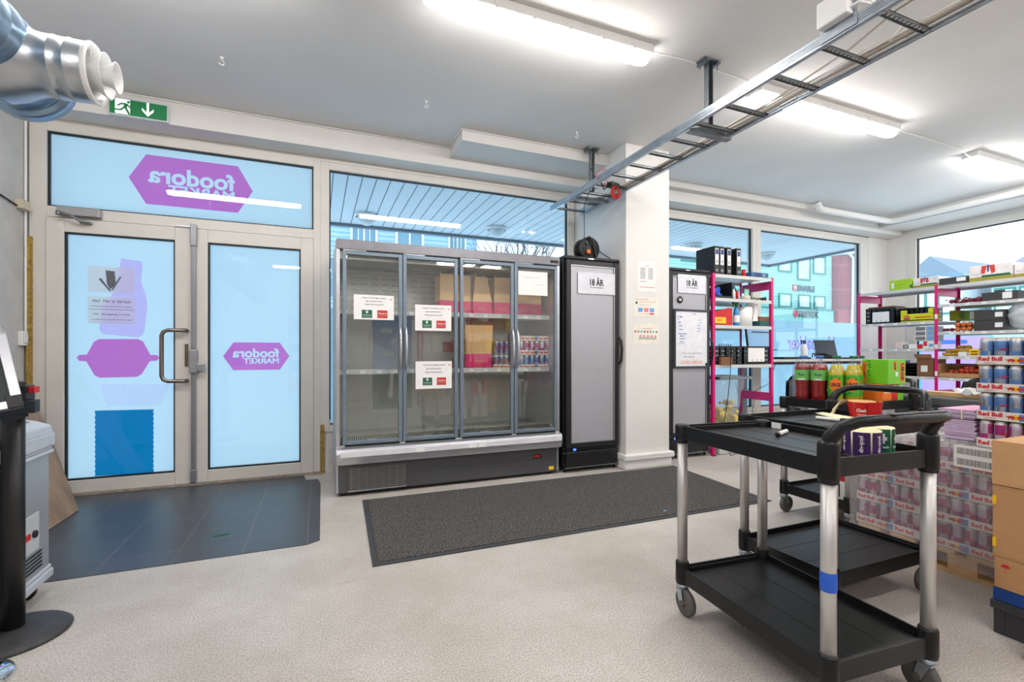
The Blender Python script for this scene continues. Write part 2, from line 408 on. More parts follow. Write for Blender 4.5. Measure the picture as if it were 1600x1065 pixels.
# entrance: transom window over two door leaves
root = thing('window_1', '', '', kind='structure')
b = B(); frame(b, -2.09, .02, 2.215, 3.0, .001, 4.85, 4.93)
b = B().box(-2.09, -1.985, 4.85, 4.93, 0, 3.0).box(-.04, .02, 4.85, 4.93, 0, 3.0).box(-1.985, -.04, 4.85, 4.93, 2.905, 3.0).box(-1.985, -.04, 4.85, 4.93, 2.225, 2.31)
b.box(-2.095, .015, 4.845, 4.85, 2.985, 3.0)
b.build('frame', m_frame, root, bevel=.003)
b = B(); frame(b, -1.985, -.04, 2.31, 2.905, .012, 4.87, 4.90); b.build('gasket', t_gask, root)
B().box(-1.975, -.05, 4.882, 4.888, 2.32, 2.895).build('pane', m_glass, root)
B().box(-1.975, -.05, 4.892, 4.894, 2.32, 2.895).build('frosted_film', m_foil, root)
logo_mesh('logo_decal', .92, .42, t_logo, root, -1.01, 2.618, 4.8905, .12, [('foodora', .05, .63, .135, .03, .31), ('MARKET', -.068, .49, .075, .03, .31)])
# door leaves
def leaf(name, x0, x1, gx0, gx1):
    r = thing(name, '', '', kind='structure')
    b = B().box(x0, gx0, 4.835, 4.90, .018, 2.22).box(gx1, x1, 4.835, 4.90, .018, 2.22).box(gx0, gx1, 4.835, 4.90, 2.11, 2.22).box(gx0, gx1, 4.835, 4.90, .018, .12)
    b.build('frame', m_frame, r, bevel=.004)
    b = B(); frame(b, gx0, gx1, .12, 2.11, .012, 4.85, 4.88); b.build('gasket', t_gask, r)
    B().box(gx0+.01, gx1-.01, 4.862, 4.868, .13, 2.10).build('pane', m_glass, r)
    B().box(gx0+.01, gx1-.01, 4.874, 4.876, .13, 2.10).build('frosted_film', m_foil, r)
    return r
dl = leaf('door_1', -1.983, -1.012, -1.872, -1.133)
dr = leaf('door_2', -1.008, -.0405, -.893, -.150)
def decal(parent, name, pts, m, y=4.871): return B().prism(pts, (0, y, 0), (1, 0, 0), (0, 0, 1), -.0004).build(name, m, parent)
decal(dl, 'bag_decal', [(-1.515, 1.93), (-1.375, 1.915), (-1.37, 1.88), (-1.38, 1.74), (-1.345, 1.62), (-1.336, 1.54), (-1.355, 1.338), (-1.372, 1.29), (-1.40, 1.274), (-1.64, 1.30), (-1.662, 1.34), (-1.633, 1.517), (-1.56, 1.66), (-1.536, 1.732)], t_lil, 4.8725)
decal(dl, 'pot_decal', [(-1.805, 1.105), (-1.79, 1.128), (-1.74, 1.13), (-1.695, 1.235), (-1.66, 1.258), (-1.40, 1.26), (-1.365, 1.24), (-1.315, 1.127), (-1.265, 1.125), (-1.252, 1.10), (-1.27, 1.077), (-1.318, 1.074), (-1.375, .965), (-1.41, .942), (-1.655, .94), (-1.69, .96), (-1.744, 1.075), (-1.79, 1.08)], t_mag)
wav = [(-1.69, .672)]+[(-1.292, .665)]
zz_ = [.665-.02*i for i in range(27)]
pts = [(-1.69, .672), (-1.290, .665)]+[(-1.290-(.006 if i % 2 else 0), z) for i, z in enumerate(zz_)]+[(-1.290, .127), (-1.69, .137)]+[(-1.69+(.006 if i % 2 else 0), .137+.02*i) for i in range(26)]
decal(dl, 'bin_decal', pts, t_teal)
decal(dl, 'bowl_decal', [(-1.654, .889), (-1.175, .876), (-1.242, .704), (-1.612, .704)], t_pale)
logo_mesh('logo_decal', .535, .25, t_logo, dr, -.515, 1.113, 4.871, .08, [('foodora', .03, .37, .078, .03, .178), ('MARKET', -.042, .285, .045, .03, .178)])
# door furniture
b = B().tube([(-1.045, 4.835, 1.335), (-1.045, 4.79, 1.335), (-1.055, 4.775, 1.335), (-1.17, 4.775, 1.335), (-1.20, 4.775, 1.32), (-1.212, 4.775, 1.29), (-1.212, 4.775, .95), (-1.20, 4.775, .92), (-1.17, 4.775, .905), (-1.055, 4.775, .905), (-1.045, 4.79, .905), (-1.045, 4.835, .905)], .0165, seg=14)
b.build('pull_handle', mat('steel_handle', (140, 132, 124), .3, .95), dl)
B().box(-1.06, -1.035, 4.825, 4.835, 1.03, 1.22).cyl((-1.047, 4.818, 1.16), .012, .01, axis='y').build('lock_plate', mat('bronze_plate', (120, 108, 96), .4, .8), dl)
b = B().box(-1.01, -.975, 4.80, 4.835, .13, 2.13).box(-1.015, -.968, 4.79, 4.835, 2.06, 2.25).box(-1.015, -.97, 4.795, 4.835, .03, .14)
b.build('espagnolette_bar', mat('grey_bar', (150, 152, 158), .4, .6), dr, bevel=.006)
b = B().box(-1.02, -.962, 4.775, 4.835, .97, 1.17).box(-.965, -.90, 4.765, 4.79, .985, 1.055); b.build('latch_lever', mat('grey_lever', (160, 162, 168), .4, .5), dr, bevel=.008)
B().box(-1.13, -.96, 4.82, 4.835, 2.225, 2.235).build('strike_plate', m_flight, dr)
r = thing('door_closer', 'grey overhead door closer above the left door leaf', 'door closer', (0, 0, 0))
B().box(-1.90, -1.63, 4.785, 4.85, 2.235, 2.30).build('body', mat('closer_grey', (168, 168, 170), .4, .5), r, bevel=.004)
B().tube([(-1.88, 4.77, 2.245), (-1.80, 4.745, 2.225), (-1.745, 4.765, 2.19), (-1.70, 4.79, 2.19)], .009, seg=8).cyl((-1.88, 4.77, 2.225), .016, .03).box(-1.76, -1.69, 4.79, 4.836, 2.18, 2.195).build('arm', m_gal2, r)

# shop-front windows
def win(name, x0, x1, z0, z1, y=4.85, film_z=None, tintm=m_tglass, wl=.08, wr=.08, wt=.1, wb=.06):
    r = thing(name, '', '', kind='structure')
    b = B().box(x0-wl, x0, y, y+.10, z0-wb, z1+wt).box(x1, x1+wr, y, y+.10, z0-wb, z1+wt).box(x0, x1, y, y+.10, z1, z1+wt).box(x0, x1, y, y+.10, z0-wb, z0)
    b.box(x0-wl, x1+wr, y-.008, y, z1+wt-.035, z1+wt)
    b.build('frame', m_frame, r, bevel=.003)
    b = B(); frame(b, x0, x1, z0, z1, .012, y+.035, y+.06); b.build('gasket', t_gask, r)
    B().box(x0+.01, x1-.01, y+.045, y+.051, z0+.01, z1-.01).build('pane', tintm, r)
    if film_z: B().box(x0+.01, x1-.01, y+.056, y+.058, z0+.01, film_z).build('frosted_film', m_foil, r)
    return r
win('window_2', .10, 2.70, .45, 2.90, film_z=1.58)
win('window_3', 3.42, 5.64, .38, 2.88, film_z=1.61, wr=.08)
w4 = win('window_4', 5.80, 7.99, .38, 2.88, film_z=1.61, wl=.08, wr=.19)
b = B().text('Her pakker', (6.91, 4.901, 1.26), (-1, 0, 0), (0, 0, 1), h=.28, w=1.05, bold=.02, lift=.0004)
b.build('lettering', tint('lilac_lettering_film', (.90, .42, .80)), w4, solid=False)
# right wall window
r = thing('window_5', '', '', kind='structure')
b = B().box(XR-.008, XR+.1, 4.44, 4.57, .40, 3.02).box(XR-.008, XR+.1, .2, 4.44, 2.92, 3.03).box(XR, XR+.1, .2, 4.44, .40, .46).box(XR, XR+.1, .2, .28, .4, 3.02).box(XR, XR+.1, 1.9, 1.98, .4, 3.02)
b.build('frame', m_frame, r, bevel=.003)
B().box(XR+.04, XR+.046, .28, 4.44, .46, 2.92).build('pane', m_glass, r)
B().box(XR+.03, XR+.06, 4.425, 4.44, .46, 2.92).box(XR+.03, XR+.06, .28, 4.44, 2.905, 2.92).build('gasket', t_gask, r)
B().box(XR+.05, XR+.052, .28, 4.43, .46, 1.02).build('frosted_film', m_foil, r)
def rrect(x0, x1, z0, z1, rad, n=6):
    out = []
    for cx, cz, a0 in ((x1-rad, z0+rad, -90), (x1-rad, z1-rad, 0), (x0+rad, z1-rad, 90), (x0+rad, z0+rad, 180)):
        for i in range(n+1):
            a = R(a0+90*i/n); out.append((cx+rad*math.cos(a), cz+rad*math.sin(a)))
    return out
lil2 = tint('lilac_phone_film', (.93, .72, .96)); blu2 = tint('blue_phone_film', (.42, .72, .88))
B().prism(rrect(3.50, 4.43, 1.02, 1.42, .001), (XR+.050, 0, 0), (0, 1, 0), (0, 0, 1), .002).build('frosted_film', m_foil, r)
oa, ob = rrect(3.50, 4.42, .3, 1.42, .14), rrect(3.54, 4.38, .3, 1.38, .11); na = len(oa)
B().add([(XR+.036, p[0], p[1]) for p in oa]+[(XR+.036, p[0], p[1]) for p in ob], [(i, (i+1) % na, na+(i+1) % na, na+i) for i in range(na)]).build('phone_outline_decal', blu2, r, solid=False)
B().prism(rrect(3.54, 4.38, .3, 1.38, .11), (XR+.033, 0, 0), (0, 1, 0), (0, 0, 1), .0005).build('phone_screen_decal', lil2, r)
B().prism(rrect(3.82, 4.20, 1.27, 1.33, .03), (XR+.030, 0, 0), (0, 1, 0), (0, 0, 1), .0005).build('phone_speaker_decal', blu2, r)

# mains details on the left wall
tag(B().tube([(XL+.012, 4.80, 3.0), (XL+.012, 4.80, 1.31)], .008).build('wall_cable', m_white), 'thin white cable running down the left wall corner', 'cable')
tag(B().box(XL, XL+.03, 4.72, 4.79, 1.20, 1.31).box(XL+.03, XL+.038, 4.73, 4.78, 1.22, 1.29).build('light_switch', m_white, bevel=.004), 'white light switch on the left wall beside the door', 'switch')
tag(B().box(XL, XL+.05, 4.69, 4.78, 2.235, 2.30).build('junction_box', mat('yellowed_plastic', (206, 196, 172), .5)), 'small yellowed junction box on the left wall by the door head', 'junction box')
tag(B().tube([(XL+.01, 4.70, 2.25), (XL+.01, 4.4, 2.28), (XL+.01, 4.0, 2.40)], .006).build('wall_cable', m_dark), 'dark cable sagging along the left wall to the junction box', 'cable')

# exit sign
r = thing('exit_sign', 'green and white illuminated exit sign with running man and down arrow', 'exit sign', (-1.31, 4.605, 3.068))
B().box(-.195, .195, -.03, .0, -.072, .072).build('housing', mat('clear_housing', (206, 214, 216), .25), r, bevel=.006)
g = B().box(-.185, .185, -.034, -.03, -.06, .06, 0)
e_g = emit('sign_green', (10, 112, 62), .25); e_w = emit('sign_white', (240, 248, 244), .55)
g.build('green_panel', [e_g], r)
w = B(); u, v = (1, 0, 0), (0, 0, 1); o = (-.105, -.035, 0)
w.box(-.15, -.055, -.0352, -.034, -.058, .058)
w.build('doorway_symbol', e_w, r)
mn = B(); y = -.0358
def poly(bb, pts, yy=y): bb.prism(pts, (0, yy, 0), (1, 0, 0), (0, 0, 1), .0004)
mn.prism([(math.cos(i*PI/6)*.010-.075+.01, math.sin(i*PI/6)*.010+.040) for i in range(12)], (0, y, 0), u, v, .0004)
for pts in ([(-.088, .03), (-.07, .026), (-.075, -.008), (-.098, -.004)], [(-.088, .03), (-.115, .026), (-.138, .004), (-.130, -.002), (-.112, .014), (-.092, .016)], [(-.072, .026), (-.05, .004), (-.035, .006), (-.036, -.002), (-.054, -.006), (-.078, .012)],
            [(-.098, -.002), (-.118, -.022), (-.160, -.024), (-.160, -.034), (-.112, -.034), (-.086, -.008)], [(-.094, -.002), (-.074, -.008), (-.064, -.028), (-.052, -.056), (-.066, -.058), (-.080, -.028)]): poly(mn, pts)
mn.build('running_man', e_g, r)
B().prism([(.052, .058), (.068, .058), (.068, -.018), (.098, .014), (.098, -.008), (.060, -.050), (.022, -.008), (.022, .014), (.052, -.018)], (0, -.0352, 0), u, v, .001).build('arrow_symbol', e_w, r)

# notes taped on the left door leaf
def paper(name, label, cat, x0, x1, z0, z1, y, n=(0, -1, 0), group=None, m=None):
    """sheet facing -Y with its plate at y; returns (builder, root)"""
    r = thing(name, label, cat, ((x0+x1)/2, y, (z0+z1)/2), group=group)
    w_, h_ = x1-x0, z1-z0
    B().box(-w_/2, w_/2, 0, .0012, -h_/2, h_/2).build('sheet', m or m_paper, r)
    return r, w_, h_
U, V = (1, 0, 0), (0, 0, 1)
m_note = film('backlit_note_paper', (1, .96, .95), (.95, .92, .91), .12)
r, w_, h_ = paper('paper_note', 'taped paper with hand-drawn arrow pointing down on left door', 'note', -1.728, -1.421, 1.642, 1.852, 4.8595, m=m_note)
b = B().prism([(-.04, .075), (.02, .07), (.03, -.04), (-.01, -.08), (-.03, -.04)], (0, -.0008, 0), U, V, .0004).prism([(-.085, .0), (-.07, .01), (-.005, -.09), (-.01, -.10)], (0, -.0009, 0), U, V, .0004).prism([(.055, .03), (.065, .025), (.01, -.085), (-.005, -.09)], (0, -.0009, 0), U, V, .0004)
b.build('arrow_drawing', m_pencil, r)
r, w_, h_ = paper('paper_note', 'taped handwritten paper note below the arrow drawing on left door', 'note', -1.728, -1.416, 1.386, 1.605, 4.8595, m=m_note)
b = B()
for t, zz, hh, ww in (('Hei!  Her er det kun', .075, .026, .25), ('mulig å handle via foodora appen!', .03, .013, .27), ('Hi!  Shopping is only', -.035, .02, .24), ('possible through the foodora app!', -.078, .013, .27)):
    b.text(t, (0, -.0005, zz), U, V, h=hh, w=ww)
b.box(-.15, .15, -.0009, -.0004, .004, .0065); b.build('handwriting', m_ink, r)
# floor mat
r = thing('floor_mat', 'long charcoal entrance mat lying in front of the glass door fridge', 'mat')
P4 = [(.318, 3.825), (.270, 2.622), (3.235, 2.612), (3.325, 3.80)]
def inset(P_, d):
    cx = sum(p[0] for p in P_)/4; cy = sum(p[1] for p in P_)/4
    return [(p[0]-math.copysign(d, p[0]-cx), p[1]-math.copysign(d, p[1]-cy)) for p in P_]
B().prism(P4, (0, 0, .001), U, (0, 1, 0), .005).build('rubber_border', mat('mat_rubber', (58, 62, 66), .7), r)
B().prism(inset(P4, .035), (0, 0, .005), U, (0, 1, 0), .005).build('pile', carpet_mat(), r)
for x, y_, m_, lab in ((-.56, 3.44, m_dgreen, 'scrap of green tape stuck on the dark entrance tiles'), (2.30, 2.72, m_lblue, 'scrap of blue tape lying on the floor mat'), (2.13, 1.22, m_yellow, 'small yellow paper scrap lying on the floor beside front cart')):
    tag(B().cbox((0, 0, 0), (.09 if m_ is m_dgreen else .03, .03 if m_ is m_dgreen else .012, .001), rz=.2).build('tape_scrap', m_, loc=(x, y_, .0125 if m_ is m_lblue else (.0055 if m_ is m_dgreen else .001))), lab, 'scrap')

# ================================================================ CEILING THINGS
def light_proto():
    r = thing('ceiling_light', '', 'ceiling light', (0, 0, H))
    B().box(-.76, .76, -.070, .070, -.062, 0).build('housing', m_white, r, bevel=.008)
    b = B(); L_ = .745; prof = []
    n = 9
    ring = [(math.cos(PI*(1+i/n))*.062, math.sin(PI*(1+i/n))*.045-.062) for i in range(n+1)]
    xs = [(-L_-.012, .35), (-L_, .85), (-L_+.03, 1), (L_-.03, 1), (L_, .85), (L_+.012, .35)]
    vs_ = [(x, p[0]*k, -.062+(p[1]+.062)*k) for x, k in xs for p in ring]
    m1 = n+1
    fs = [(i*m1+j, i*m1+j+1, (i+1)*m1+j+1, (i+1)*m1+j) for i in range(len(xs)-1) for j in range(n)]
    b.add(vs_, fs, 0, True); b.add(vs_[:m1], [tuple(range(m1))]); b.add(vs_[-m1:], [tuple(range(m1))])
    b.build('diffuser', m_lamp, r, solid=True)
    c = B()
    for x in (-.6, -.36, -.12, .12, .36, .6):
        for s_ in (-1, 1): c.box(x-.012, x+.012, s_*.068-.006, s_*.068+.006, -.07, -.03)
    c.build('clip', m_white, r)
    return r
l0 = light_proto(); l0.location = (1.31, 2.62, H); l0.scale = (1, 1, 1)
l0['label'] = 'bright strip light nearest the camera, left of the cable ladder'
L2 = dup(l0, (3.97, 2.66, H), label='bright strip light partly hidden behind the cable ladder'); L2.scale = (1.14, 1, 1)
L3 = dup(l0, (6.93, 2.70, H), label='bright strip light at the right edge of the picture')
for i, (x, y_) in enumerate(((-.97, 2.75), (-1.0, -.05), (2.0, -.05), (5.0, -.05), (7.4, -.05), (-.2, -2.4), (3.2, -2.4), (6.2, -2.4))):
    d = dup(l0, (x, y_, H), label='strip light of the rows above and behind the camera', group='strip lights seen only as reflections')
def ctube(pts, r, m, lab, name='ceiling_cable', seg=6): return tag(B().tube(pts, r, seg=seg).build(name, m), lab, 'cable')
ctube([(2.08, 2.62, H-.005), (2.4, 2.60, H-.006), (3.1, 2.63, H-.006)], .005, m_white, 'thin white cable on the ceiling linking the first two strip lights')
ctube([(4.85, 2.68, H-.006), (5.3, 2.68, H-.006), (6.0, 2.69, H-.006), (6.12, 2.70, H-.04), (6.17, 2.70, H-.05)], .006, m_white, 'thin white cable on the ceiling looping into the rightmost strip light')
ctube([(-1.6, 4.60, H-.012), (1.20, 4.60, H-.014), (1.21, 4.165, H-.012), (2.78, 4.165, H-.014)], .006, m_white, 'thin white cable following the top of the ceiling beam and soffit')
ctube([(3.33, 4.49, H-.012), (6.3, 4.49, H-.012)], .005, m_white, 'thin white cable along the beam right of the white pillar')
hk = B().cyl((0, 0, -.012), .012, .012, seg=10).tube([(0, 0, -.01), (0, 0, -.022), (.014, 0, -.034), (.010, 0, -.052), (-.008, 0, -.054), (-.016, 0, -.042)], .0035, seg=6)
h0 = tag(hk.build('ceiling_hook', m_white, loc=(-.618, 3.81, H)), 'white ceiling hook nearest the exit sign', 'hook')
for x, y_, lab in ((.818, 3.84, 'white ceiling hook in the middle of the row of three'), (2.234, 3.85, 'white ceiling hook nearest the white pillar')):
    c = h0.copy(); C.objects.link(c); c.location = (x, y_, H); c['label'] = lab
for x, lab in ((-.62, 'small white cable hook on the beam right of exit sign'), (.75, 'small white cable hook on the beam above tall window')):
    c = h0.copy(); C.objects.link(c); c.location = (x, 4.58, H-.03); c.scale = (.8, .8, .8); c['label'] = lab

# cable ladder
r = thing('cable_ladder', 'galvanised cable ladder hanging across the ceiling', 'cable ladder', (0, 0, 2.70))
for x, s_ in ((2.37, 1), (2.75, -1)):
    b = B().box(x-.004, x+.004, -1.2, 4.66, 0, .06).box(min(x, x+s_*.022), max(x, x+s_*.022), -1.2, 4.66, 0, .006).box(min(x, x+s_*.018), max(x, x+s_*.018), -1.2, 4.66, .054, .06)
    for k in range(3): b.box(x-.0055*1.2, x+.0055*1.2, -1.2, 4.66, .018+k*.012, .022+k*.012)
    for yj in (1.1, 2.05): b.box(x-.010, x+.010, yj-.01, yj+.10, .008, .052)
    b.build('side_rail', m_gal, r)
rl = [4.55, 4.28, 4.0, 3.76, 3.5, 3.26, 3.01, 2.76, 2.5, 2.25, 1.91, 1.63, 1.36, 1.08, .8, .5, .2]
for yy in rl:
    b = B().box(2.374, 2.746, yy-.016, yy+.016, .012, .016).box(2.374, 2.746, yy-.016, yy-.013, .0, .016).box(2.374, 2.746, yy+.013, yy+.016, .0, .016)
    for k in range(11): b.box(2.40+k*.031, 2.414+k*.031, yy-.009, yy+.009, .009, .0115, 1)
    b.build('rung', [m_gal2, mat('rung_slot', (225, 226, 228), .4)], r)
def hanger(x, y_, lab):
    r = thing('ladder_hanger', lab, 'bracket', (x, y_, H))
    b = B().box(-.075, .075, -.04, .04, -.012, 0).box(-.06, -.035, -.05, .05, -.03, -.01).box(.035, .06, -.05, .05, -.03, -.01).cyl((.05, -.03, -.07), .005, .06, seg=8).cyl((-.05, .03, -.05), .005, .04, seg=8)
    b.build('ceiling_plate', m_gal2, r)
    b = B().box(-.02, .02, .018, .022, -.53, 0).box(-.022, -.018, -.02, .02, -.53, 0).box(.018, .022, -.02, .02, -.53, 0)
    b.build('post', m_gal2, r)
    h = B()
    for k in range(12): h.box(-.005, .005, .0165, .018, -.5+k*.04, -.48+k*.04)
    h.build('post_slot', m_dark, r)
    B().prism([(-.19, -.525), (.19, -.525), (.19, -.515), (.03, -.47), (-.03, -.47), (-.19, -.515)], (0, -.022, 0), U, V, -.004).box(-.19, .19, -.025, .025, -.530, -.524).build('arm', m_gal2, r)
    return r
hanger(2.55, 2.56, 'steel ceiling hanger of the ladder near the strip lights')
hanger(2.55, 4.10, 'steel ceiling hanger of the ladder nearest the front windows')
b = B()
for k, (x, z, rr) in enumerate(((2.715, .02, .007), (2.70, .03, .006), (2.68, .018, .0065), (2.66, .02, .005), (2.695, .045, .006), (2.72, .05, .006), (2.64, .018, .004))):
    b.tube([(x+.01*math.sin(i*1.3+k), 4.45-i*.56, 2.70+z+.004*math.sin(i*2.1+k)) for i in range(11)], rr, seg=6, m=0 if k % 3 else 1)
b.tube([(2.44, -.6, 2.73), (2.44, .9, 2.725), (2.48, 1.35, 2.735), (2.56, 1.62, 2.725), (2.64, 2.2, 2.72), (2.66, 3.2, 2.72)], .005, m=0)
b.tube([(2.39, 1.55, 2.74), (2.45, 1.36, 2.73), (2.60, 1.37, 2.735), (2.70, 1.5, 2.735)], .005, m=1).tube([(2.39, 1.5, 2.75), (2.48, 1.10, 2.73), (2.62, 1.09, 2.74), (2.70, 1.2, 2.735)], .005, m=1)
tag(b.build('cable_bundle', [mat('grey_beige_cable', (196, 184, 170), .5), m_white]), 'bundle of beige and white cables lying in the cable ladder', 'cable', kind='stuff')
r = thing('junction_box', 'white junction box with cables mounted on the cable ladder', 'junction box', (2.36, 1.54, 2.76))
B().box(-.05, 0, -.075, .075, 0, .13).build('box', m_white, r, bevel=.008)
B().box(.0, .004, -.09, .09, -.05, .17).build('mounting_plate', m_gal, r)
b = B()
for k in range(3): b.tube([(-.02, -.075, .03+k*.035), (-.02, -.11, .03+k*.035), (.02, -.13, .02+k*.03), (.05, -.15, -.02)], .007, seg=6)
b.build('cable', m_white, r)
# red wire coil + black adapters tied to the ladder
b = B()
rnd = random.Random(3)
for k in range(9):
    a = rnd.uniform(-.5, .5); w1 = rnd.uniform(.025, .045); hh = rnd.uniform(.08, .13)
    b.tube([(math.cos(q)*w1+a*.03, math.sin(q)*.02*a, -hh/2+math.sin(q)*hh/2) for q in [i*PI/6 for i in range(13)]], .0035, seg=5, cap=False)
b.tube([(0, 0, 0), (-.1, .02, .05), (-.12, .02, .0), (-.2, .0, .03), (-.22, 0, .1), (-.15, 0, .14), (-.10, 0, .13)], .0035, seg=5)
tag(b.build('wire_coil', m_red, loc=(2.565, 3.70, 2.69)), 'coil of red wire tied to the cable ladder', 'wire')
r = thing('power_adapter', 'black adapter with straps tied under the ladder beside red wire', 'adapter', (2.56, 3.74, 2.72))
B().cbox((0, 0, -.01), (.12, .07, .05), rz=.3).build('body', m_black, r, bevel=.01)
B().tube([(-.18, .1, .16), (-.14, .08, .06)], .007, seg=6).tube([(.0, .0, .0), (.10, -.02, -.02)], .007, seg=6).tube([(-.05, 0, -.02), (-.1, 0, -.06), (-.13, .0, .0)], .007, seg=6).build('strap', m_black, r)

# ventilation duct with round nozzle
r = thing('ventilation_duct', 'galvanised spiral duct with white ringed nozzle above the doors', 'duct', (-1.20, 2.78, 2.36))
prof = []
y0 = -4.5
n = 0
yy = 0.0
prof += [(.150, 0.02), (.172, .015), (.172, -.06), (.160, -.062)]
yy = -.07
while yy > y0:
    prof += [(.160, yy), (.1635, yy-.008), (.1635, yy-.014), (.160, yy-.022), (.160, yy-.095)]; yy -= .1
B().lathe(prof, (0, 0, 0), 40, axis='y').build('spiral_duct', mat('spiral_duct_steel', (150, 176, 200), .3, .9, var=.15, scale=9, stretch=(1, 5, 1)), r)
B().lathe([(.15, .0), (.0, .0)], (0, 0, 0), 40, axis='y').build('end_cap', m_gal, r)
nz = [(.165, .05), (.150, .10), (.132, .135), (.121, .16), (.118, .18), (.118, .215), (.1205, .218), (.1205, .222), (.118, .225), (.118, .265), (.1205, .268), (.1205, .272), (.118, .275), (.118, .325)]
B().lathe([(a, h) for a, h in nz], (0, -.28, -.045), 36, axis='x').build('branch_collar', mat('bright_duct_steel', (190, 196, 202), .32, .95, var=.08, scale=7), r)
AX = (0, -.28, -.045)
B().lathe([(.112, .30), (.117, .32), (.123, .335), (.118, .343), (.100, .338), (.094, .30), (.09, .2)], AX, 40, axis='x').build('nozzle_ring', m_white, r)
B().lathe([(.055, .20), (.057, .31), (.066, .345), (.088, .372), (.091, .377), (.086, .377), (.060, .345), (.050, .31), (.048, .22)], AX, 40, axis='x').build('nozzle_ring', m_white, r)
B().lathe([(.034, .22), (.036, .36), (.044, .39), (.060, .408), (.062, .412), (.058, .412), (.038, .385), (.026, .35), (.0, .34)], AX, 40, axis='x').build('nozzle_ring', m_white, r)
B().lathe([(.0, .19), (.11, .19)], AX, 30, axis='x').build('nozzle_back', m_dark, r)
b = B()
for a in (0, PI/2, PI, 3*PI/2): b.cbox((.28, AX[1]+math.cos(a)*.075, AX[2]+math.sin(a)*.075), (.08, .05 if a in (0, PI) else .006, .006 if a in (0, PI) else .05))
b.build('nozzle_rib', m_white, r)
b = B()
for px, pa in ((.06, 2.2), (.06, .8), (.21, -.4), (.27, -.5), (.10, -1.0), (.02, 1.5)):
    rr_ = .172 if px < .12 else .121
    b.ball((px, -.28+math.cos(pa+PI/2)*rr_*-1, -.035+math.sin(pa)*rr_*.9), .006, seg=6, rings=4)
b.build('rivet', m_gal, r)
tag(B().cyl((0, 0, 0), .004, .70, seg=6).build('threaded_rod', m_gal, loc=(-1.27, 2.75, 2.52)), 'thin threaded rod hanging the spiral duct from the ceiling', 'rod')

# ================================================================ GLASS DOOR FRIDGE
FX, FY = .13, 3.965           # left front corner on the floor
r = thing('glass_door_fridge', 'wide grey refrigerated display cabinet with four glass doors', 'fridge', (FX, FY, 0))
W_, D_ = 1.985, .80
b = B().box(0, .03, .0, D_, .255, 2.042).box(0, .02, .02, D_, .03, .255); b.build('side_panel', m_flight, r, bevel=.004)
b = B().box(W_-.03, W_, .0, D_, .255, 2.042).box(W_-.02, W_, .02, D_, .03, .255); b.build('side_panel', m_flight, r, bevel=.004)
B().box(.03, W_-.03, D_-.06, D_, .25, 2.03).build('back_panel', m_fin, r)
b = B()
for k in range(7):
    for q in range(20): b.box(.06+q*.094, .125+q*.094, D_-.0615, D_-.060, 1.52+k*.055, 1.523+k*.055)
b.build('back_slots', m_dark, r)
B().box(.005, W_-.005, -.01, D_, 1.965, 2.045).build('header', mat('header_grey', (134, 134, 140), .35, .6), r, bevel=.005)
B().box(.03, W_-.03, .06, D_-.06, 1.90, 1.965).build('inner_canopy', m_fin, r)
B().box(.03, W_-.03, .0, D_-.05, .26, .41).build('well', m_fin, r)
b = B().box(.02, W_-.02, .02, .055, .03, .25); b.build('kick_panel', m_fgrey, r, bevel=.003)
b = B().box(.02, W_-.02, .02, D_, .02, .03)
for x in (.06, W_-.08): 
    for y_ in (.08, D_-.1): b.cyl((x, y_, 0), .02, .03, seg=10)
b.build('foot', m_dark, r)
# bump rail
b = B().prism([(.0, .40), (-.045, .385), (-.055, .35), (-.05, .30), (-.03, .262), (0, .25)], (0, 0, 0), (0, 1, 0), V, W_)
b.build('price_rail', m_flight, r, bevel=.002)
B().box(.03, W_-.01, -.058, -.052, .325, .365).build('rail_insert', mat('rail_white', (222, 222, 228), .3), r)
b = B()
for x in (.62, 1.07, 1.16): b.box(x, x+.07, -.0605, -.058, .325, .36)
b.build('price_label', m_paper, r)
b = B().box(.085, .56, .012, .02, .035, .235)
b.build('grille_frame', m_fgrey, r)
b = B()
for k in range(11): b.box(.10, .545, .002, .012, .055+k*.0155, .062+k*.0155)
for k in range(8): b.box(.11+k*.06, .116+k*.06, .004, .012, .05, .225)
b.build('air_grille', mat('grille_grey', (128, 128, 128), .4, .5), r)
B().box(.09, .55, -.002, .012, .038, .046).build('grille_lip', m_flight, r)
B().box(1.72, 1.80, .012, .02, .165, .20).build('display', m_black, r)
b = B().text('1.5', (1.75, .0115, .183), U, V, h=.02, m=0, bold=.03); b.build('display_digits', m_red_l, r, solid=False)
B().box(1.745-.025, 1.785, .0105, .012, .172, .192).build('display_window', emit('dim_red', (120, 16, 16), .6), r)
B().box(1.88, 1.93, .0185, .02, .045, .075).build('warning_sticker', m_yellow, r)
B().box(1.88, 1.965, -.0125, -.010, 1.985, 2.012).build('badge', m_black, r)
# shelves with front price rail, deck grille
for z in (.985, 1.485):
    b = B().box(.035, W_-.035, .16, D_-.08, z-.012, z).box(.035, W_-.035, .15, .16, z-.02, z+.022)
    for k in range(14): b.box(.06+k*.135, .10+k*.135, .148, .15, z-.012, z+.012, 1)
    b.build('shelf', [m_shelf, m_paper], r)
b = B().box(.035, W_-.035, .10, D_-.08, .40, .415)
for k in range(120): b.box(.05+k*.0157, .057+k*.0157, .10, .30, .415, .425, 1)
b.prism([(.04, .42), (.12, .42), (.12, .46)], (.03, 0, 0), (0, 1, 0), V, W_-.06)
for k in range(120): b.cbox((.05+k*.0157, .075, .442), (.006, .09, .006), 1, rx=.46)
b.build('deck_grille', [mat('grille_cream', (188, 190, 180), .4, .2), m_dark], r)
b = B()
for x0 in (.10, .55, 1.07, 1.5): b.box(x0+.14, x0+.22, .035, .038, .425, .445)
b.build('price_label', m_paper, r)
